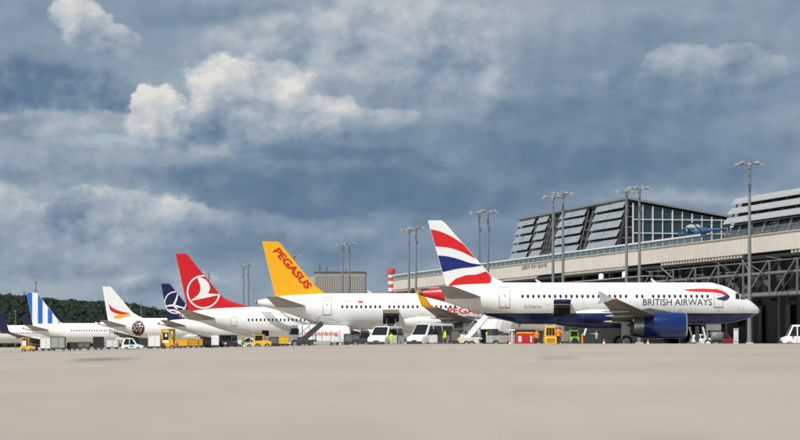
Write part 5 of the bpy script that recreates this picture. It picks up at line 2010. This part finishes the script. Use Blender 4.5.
build_tug(r, M_yellow, L=2.4, W=1.5, H=2.3)
MB().box((-0.55, -0.72, 1.45), (0.7, 0.05, 0.9)).build('white_panel', M_white, r)


# ------------------------------------------------------------------ more clutter on the stands
M_cartdark = mat('dark_canvas', (0.035, 0.037, 0.042), 0.8)
M_cartgrey = mat('grey_canvas', (0.14, 0.145, 0.15), 0.8)
LC = 'covered luggage carts on the stands'
for px, Y, hd, m, L_, H_, lab in (
        (492, 250, 0, M_cartdark, 2.3, 1.75, 'dark covered luggage cart behind the grey service truck'),
        (538, 248, 0, M_cartdark, 2.0, 1.6, 'dark covered luggage cart right of the red power unit'),
        (458, 252, 0, M_cartgrey, 1.6, 1.7, 'grey covered luggage cart right of the larger white van'),
        (588, 247, 0, M_cartdark, 2.4, 1.6, 'dark covered luggage cart beside the main wheels of the near jet'),
        (276, 312, 0, M_cartgrey, 1.6, 1.4, 'grey covered luggage cart left of the plain yellow box'),
        (352, 284, 0, M_cartgrey, 1.8, 1.5, 'grey covered luggage cart right of the fuel tanker'),
        (72, 432, 0, M_cartdark, 1.6, 1.5, 'small dark luggage cart right of the grey framed container'),
        (84, 436, 0, M_cartgrey, 2.2, 1.5, 'grey luggage cart left of the black freight container'),
        (210, 330, 0, M_cartgrey, 1.8, 1.4, 'grey luggage cart behind the narrow white air conditioning cart'),
        (144.5, 412, 0, M_cartdark, 2.0, 1.9, 'dark luggage cart right of the teal printed car')):
    r = place('luggage_cart', px, Y, hd, lab, 'cart', LC)
    build_cart(r, m, L=L_, W=1.4, H=H_, m_trim=M_dark)
r = place('tow_tractor', 361, 281, 180, 'dark pushback tractor left of the two white vans', 'tractor', TUGS)
build_tug(r, M_dark, L=2.2, W=1.6, H=1.6, m_cab=M_dark)
r = place('belt_loader', 391, 284, 90, 'grey belt loader at the open hold of the yellow finned jet', 'belt loader', 'belt loaders')
build_loader(r, M_grey, M_grey, top=(2.6, 2.4), L=3.0, rail=0.25)
CN = 'orange cones on the stands'
for px, Y, lab in ((648, 240, 'orange cone in front of the blue engine'), (604, 237, 'orange cone left of the main wheels of the near jet'), (510, 237, 'orange cone between service truck and red power unit'),
                   (340, 277, 'orange cone in front of the fuel tanker'), (244, 311, 'orange cone beside the yellow tow tractor of the red tailed jet')):
    r = place('traffic_cone', px, Y, 0, lab, 'cone', CN)
    MB().revolve([(0.04, 0.19), (0.30, 0.13), (0.301, 0.135), (0.50, 0.085), (0.75, 0.03)], 'z', n=12).build('cone', M_orange, r, smooth=True)
    MB().box((0, 0, 0.02), (0.42, 0.42, 0.04)).build('foot', M_black, r)
    MB().revolve([(0.34, 0.128), (0.48, 0.094)], 'z', n=12, cap=False).build('white_band', M_white, r)
person(488, 244, 300, 'person in yellow hi-vis jacket left of the grey service truck', M_hivis, M_trous, 'reach', h=1.72)
person(536.5, 240, 230, 'person in orange hi-vis jacket between red power unit and yellow tractor', M_orange, M_trous, 'stand', h=1.7)
person(445, 250, 200, 'person in yellow hi-vis jacket beside the open door of the larger van', M_hivis, M_trous, 'stand', h=1.75)
person(178, 386, 260, 'person in orange hi-vis jacket left of the square yellow cargo box', M_orange, M_trous, 'stand', h=1.75)
r = place('water_tank_cart', 717, 300, 0, 'rounded grey tank cart under the nose of the near jet', 'cart')
MB().revolve([(-0.75, 0.05), (-0.7, 0.45), (-0.5, 0.62), (0.5, 0.62), (0.7, 0.45), (0.75, 0.05)], 'x', (0, 0, 1.1), 18).build('tank', mat('tank_grey', (0.16, 0.16, 0.17), 0.5), r, smooth=True)
MB().box((0, 0, 0.42), (1.7, 1.1, 0.12)).build('frame', M_dark, r)
for sg in (-1, 1):
    for x in (-0.5, 0.5):
        road_wheel(r, (x, sg * 0.5, 0.22), 0.22, 0.14)
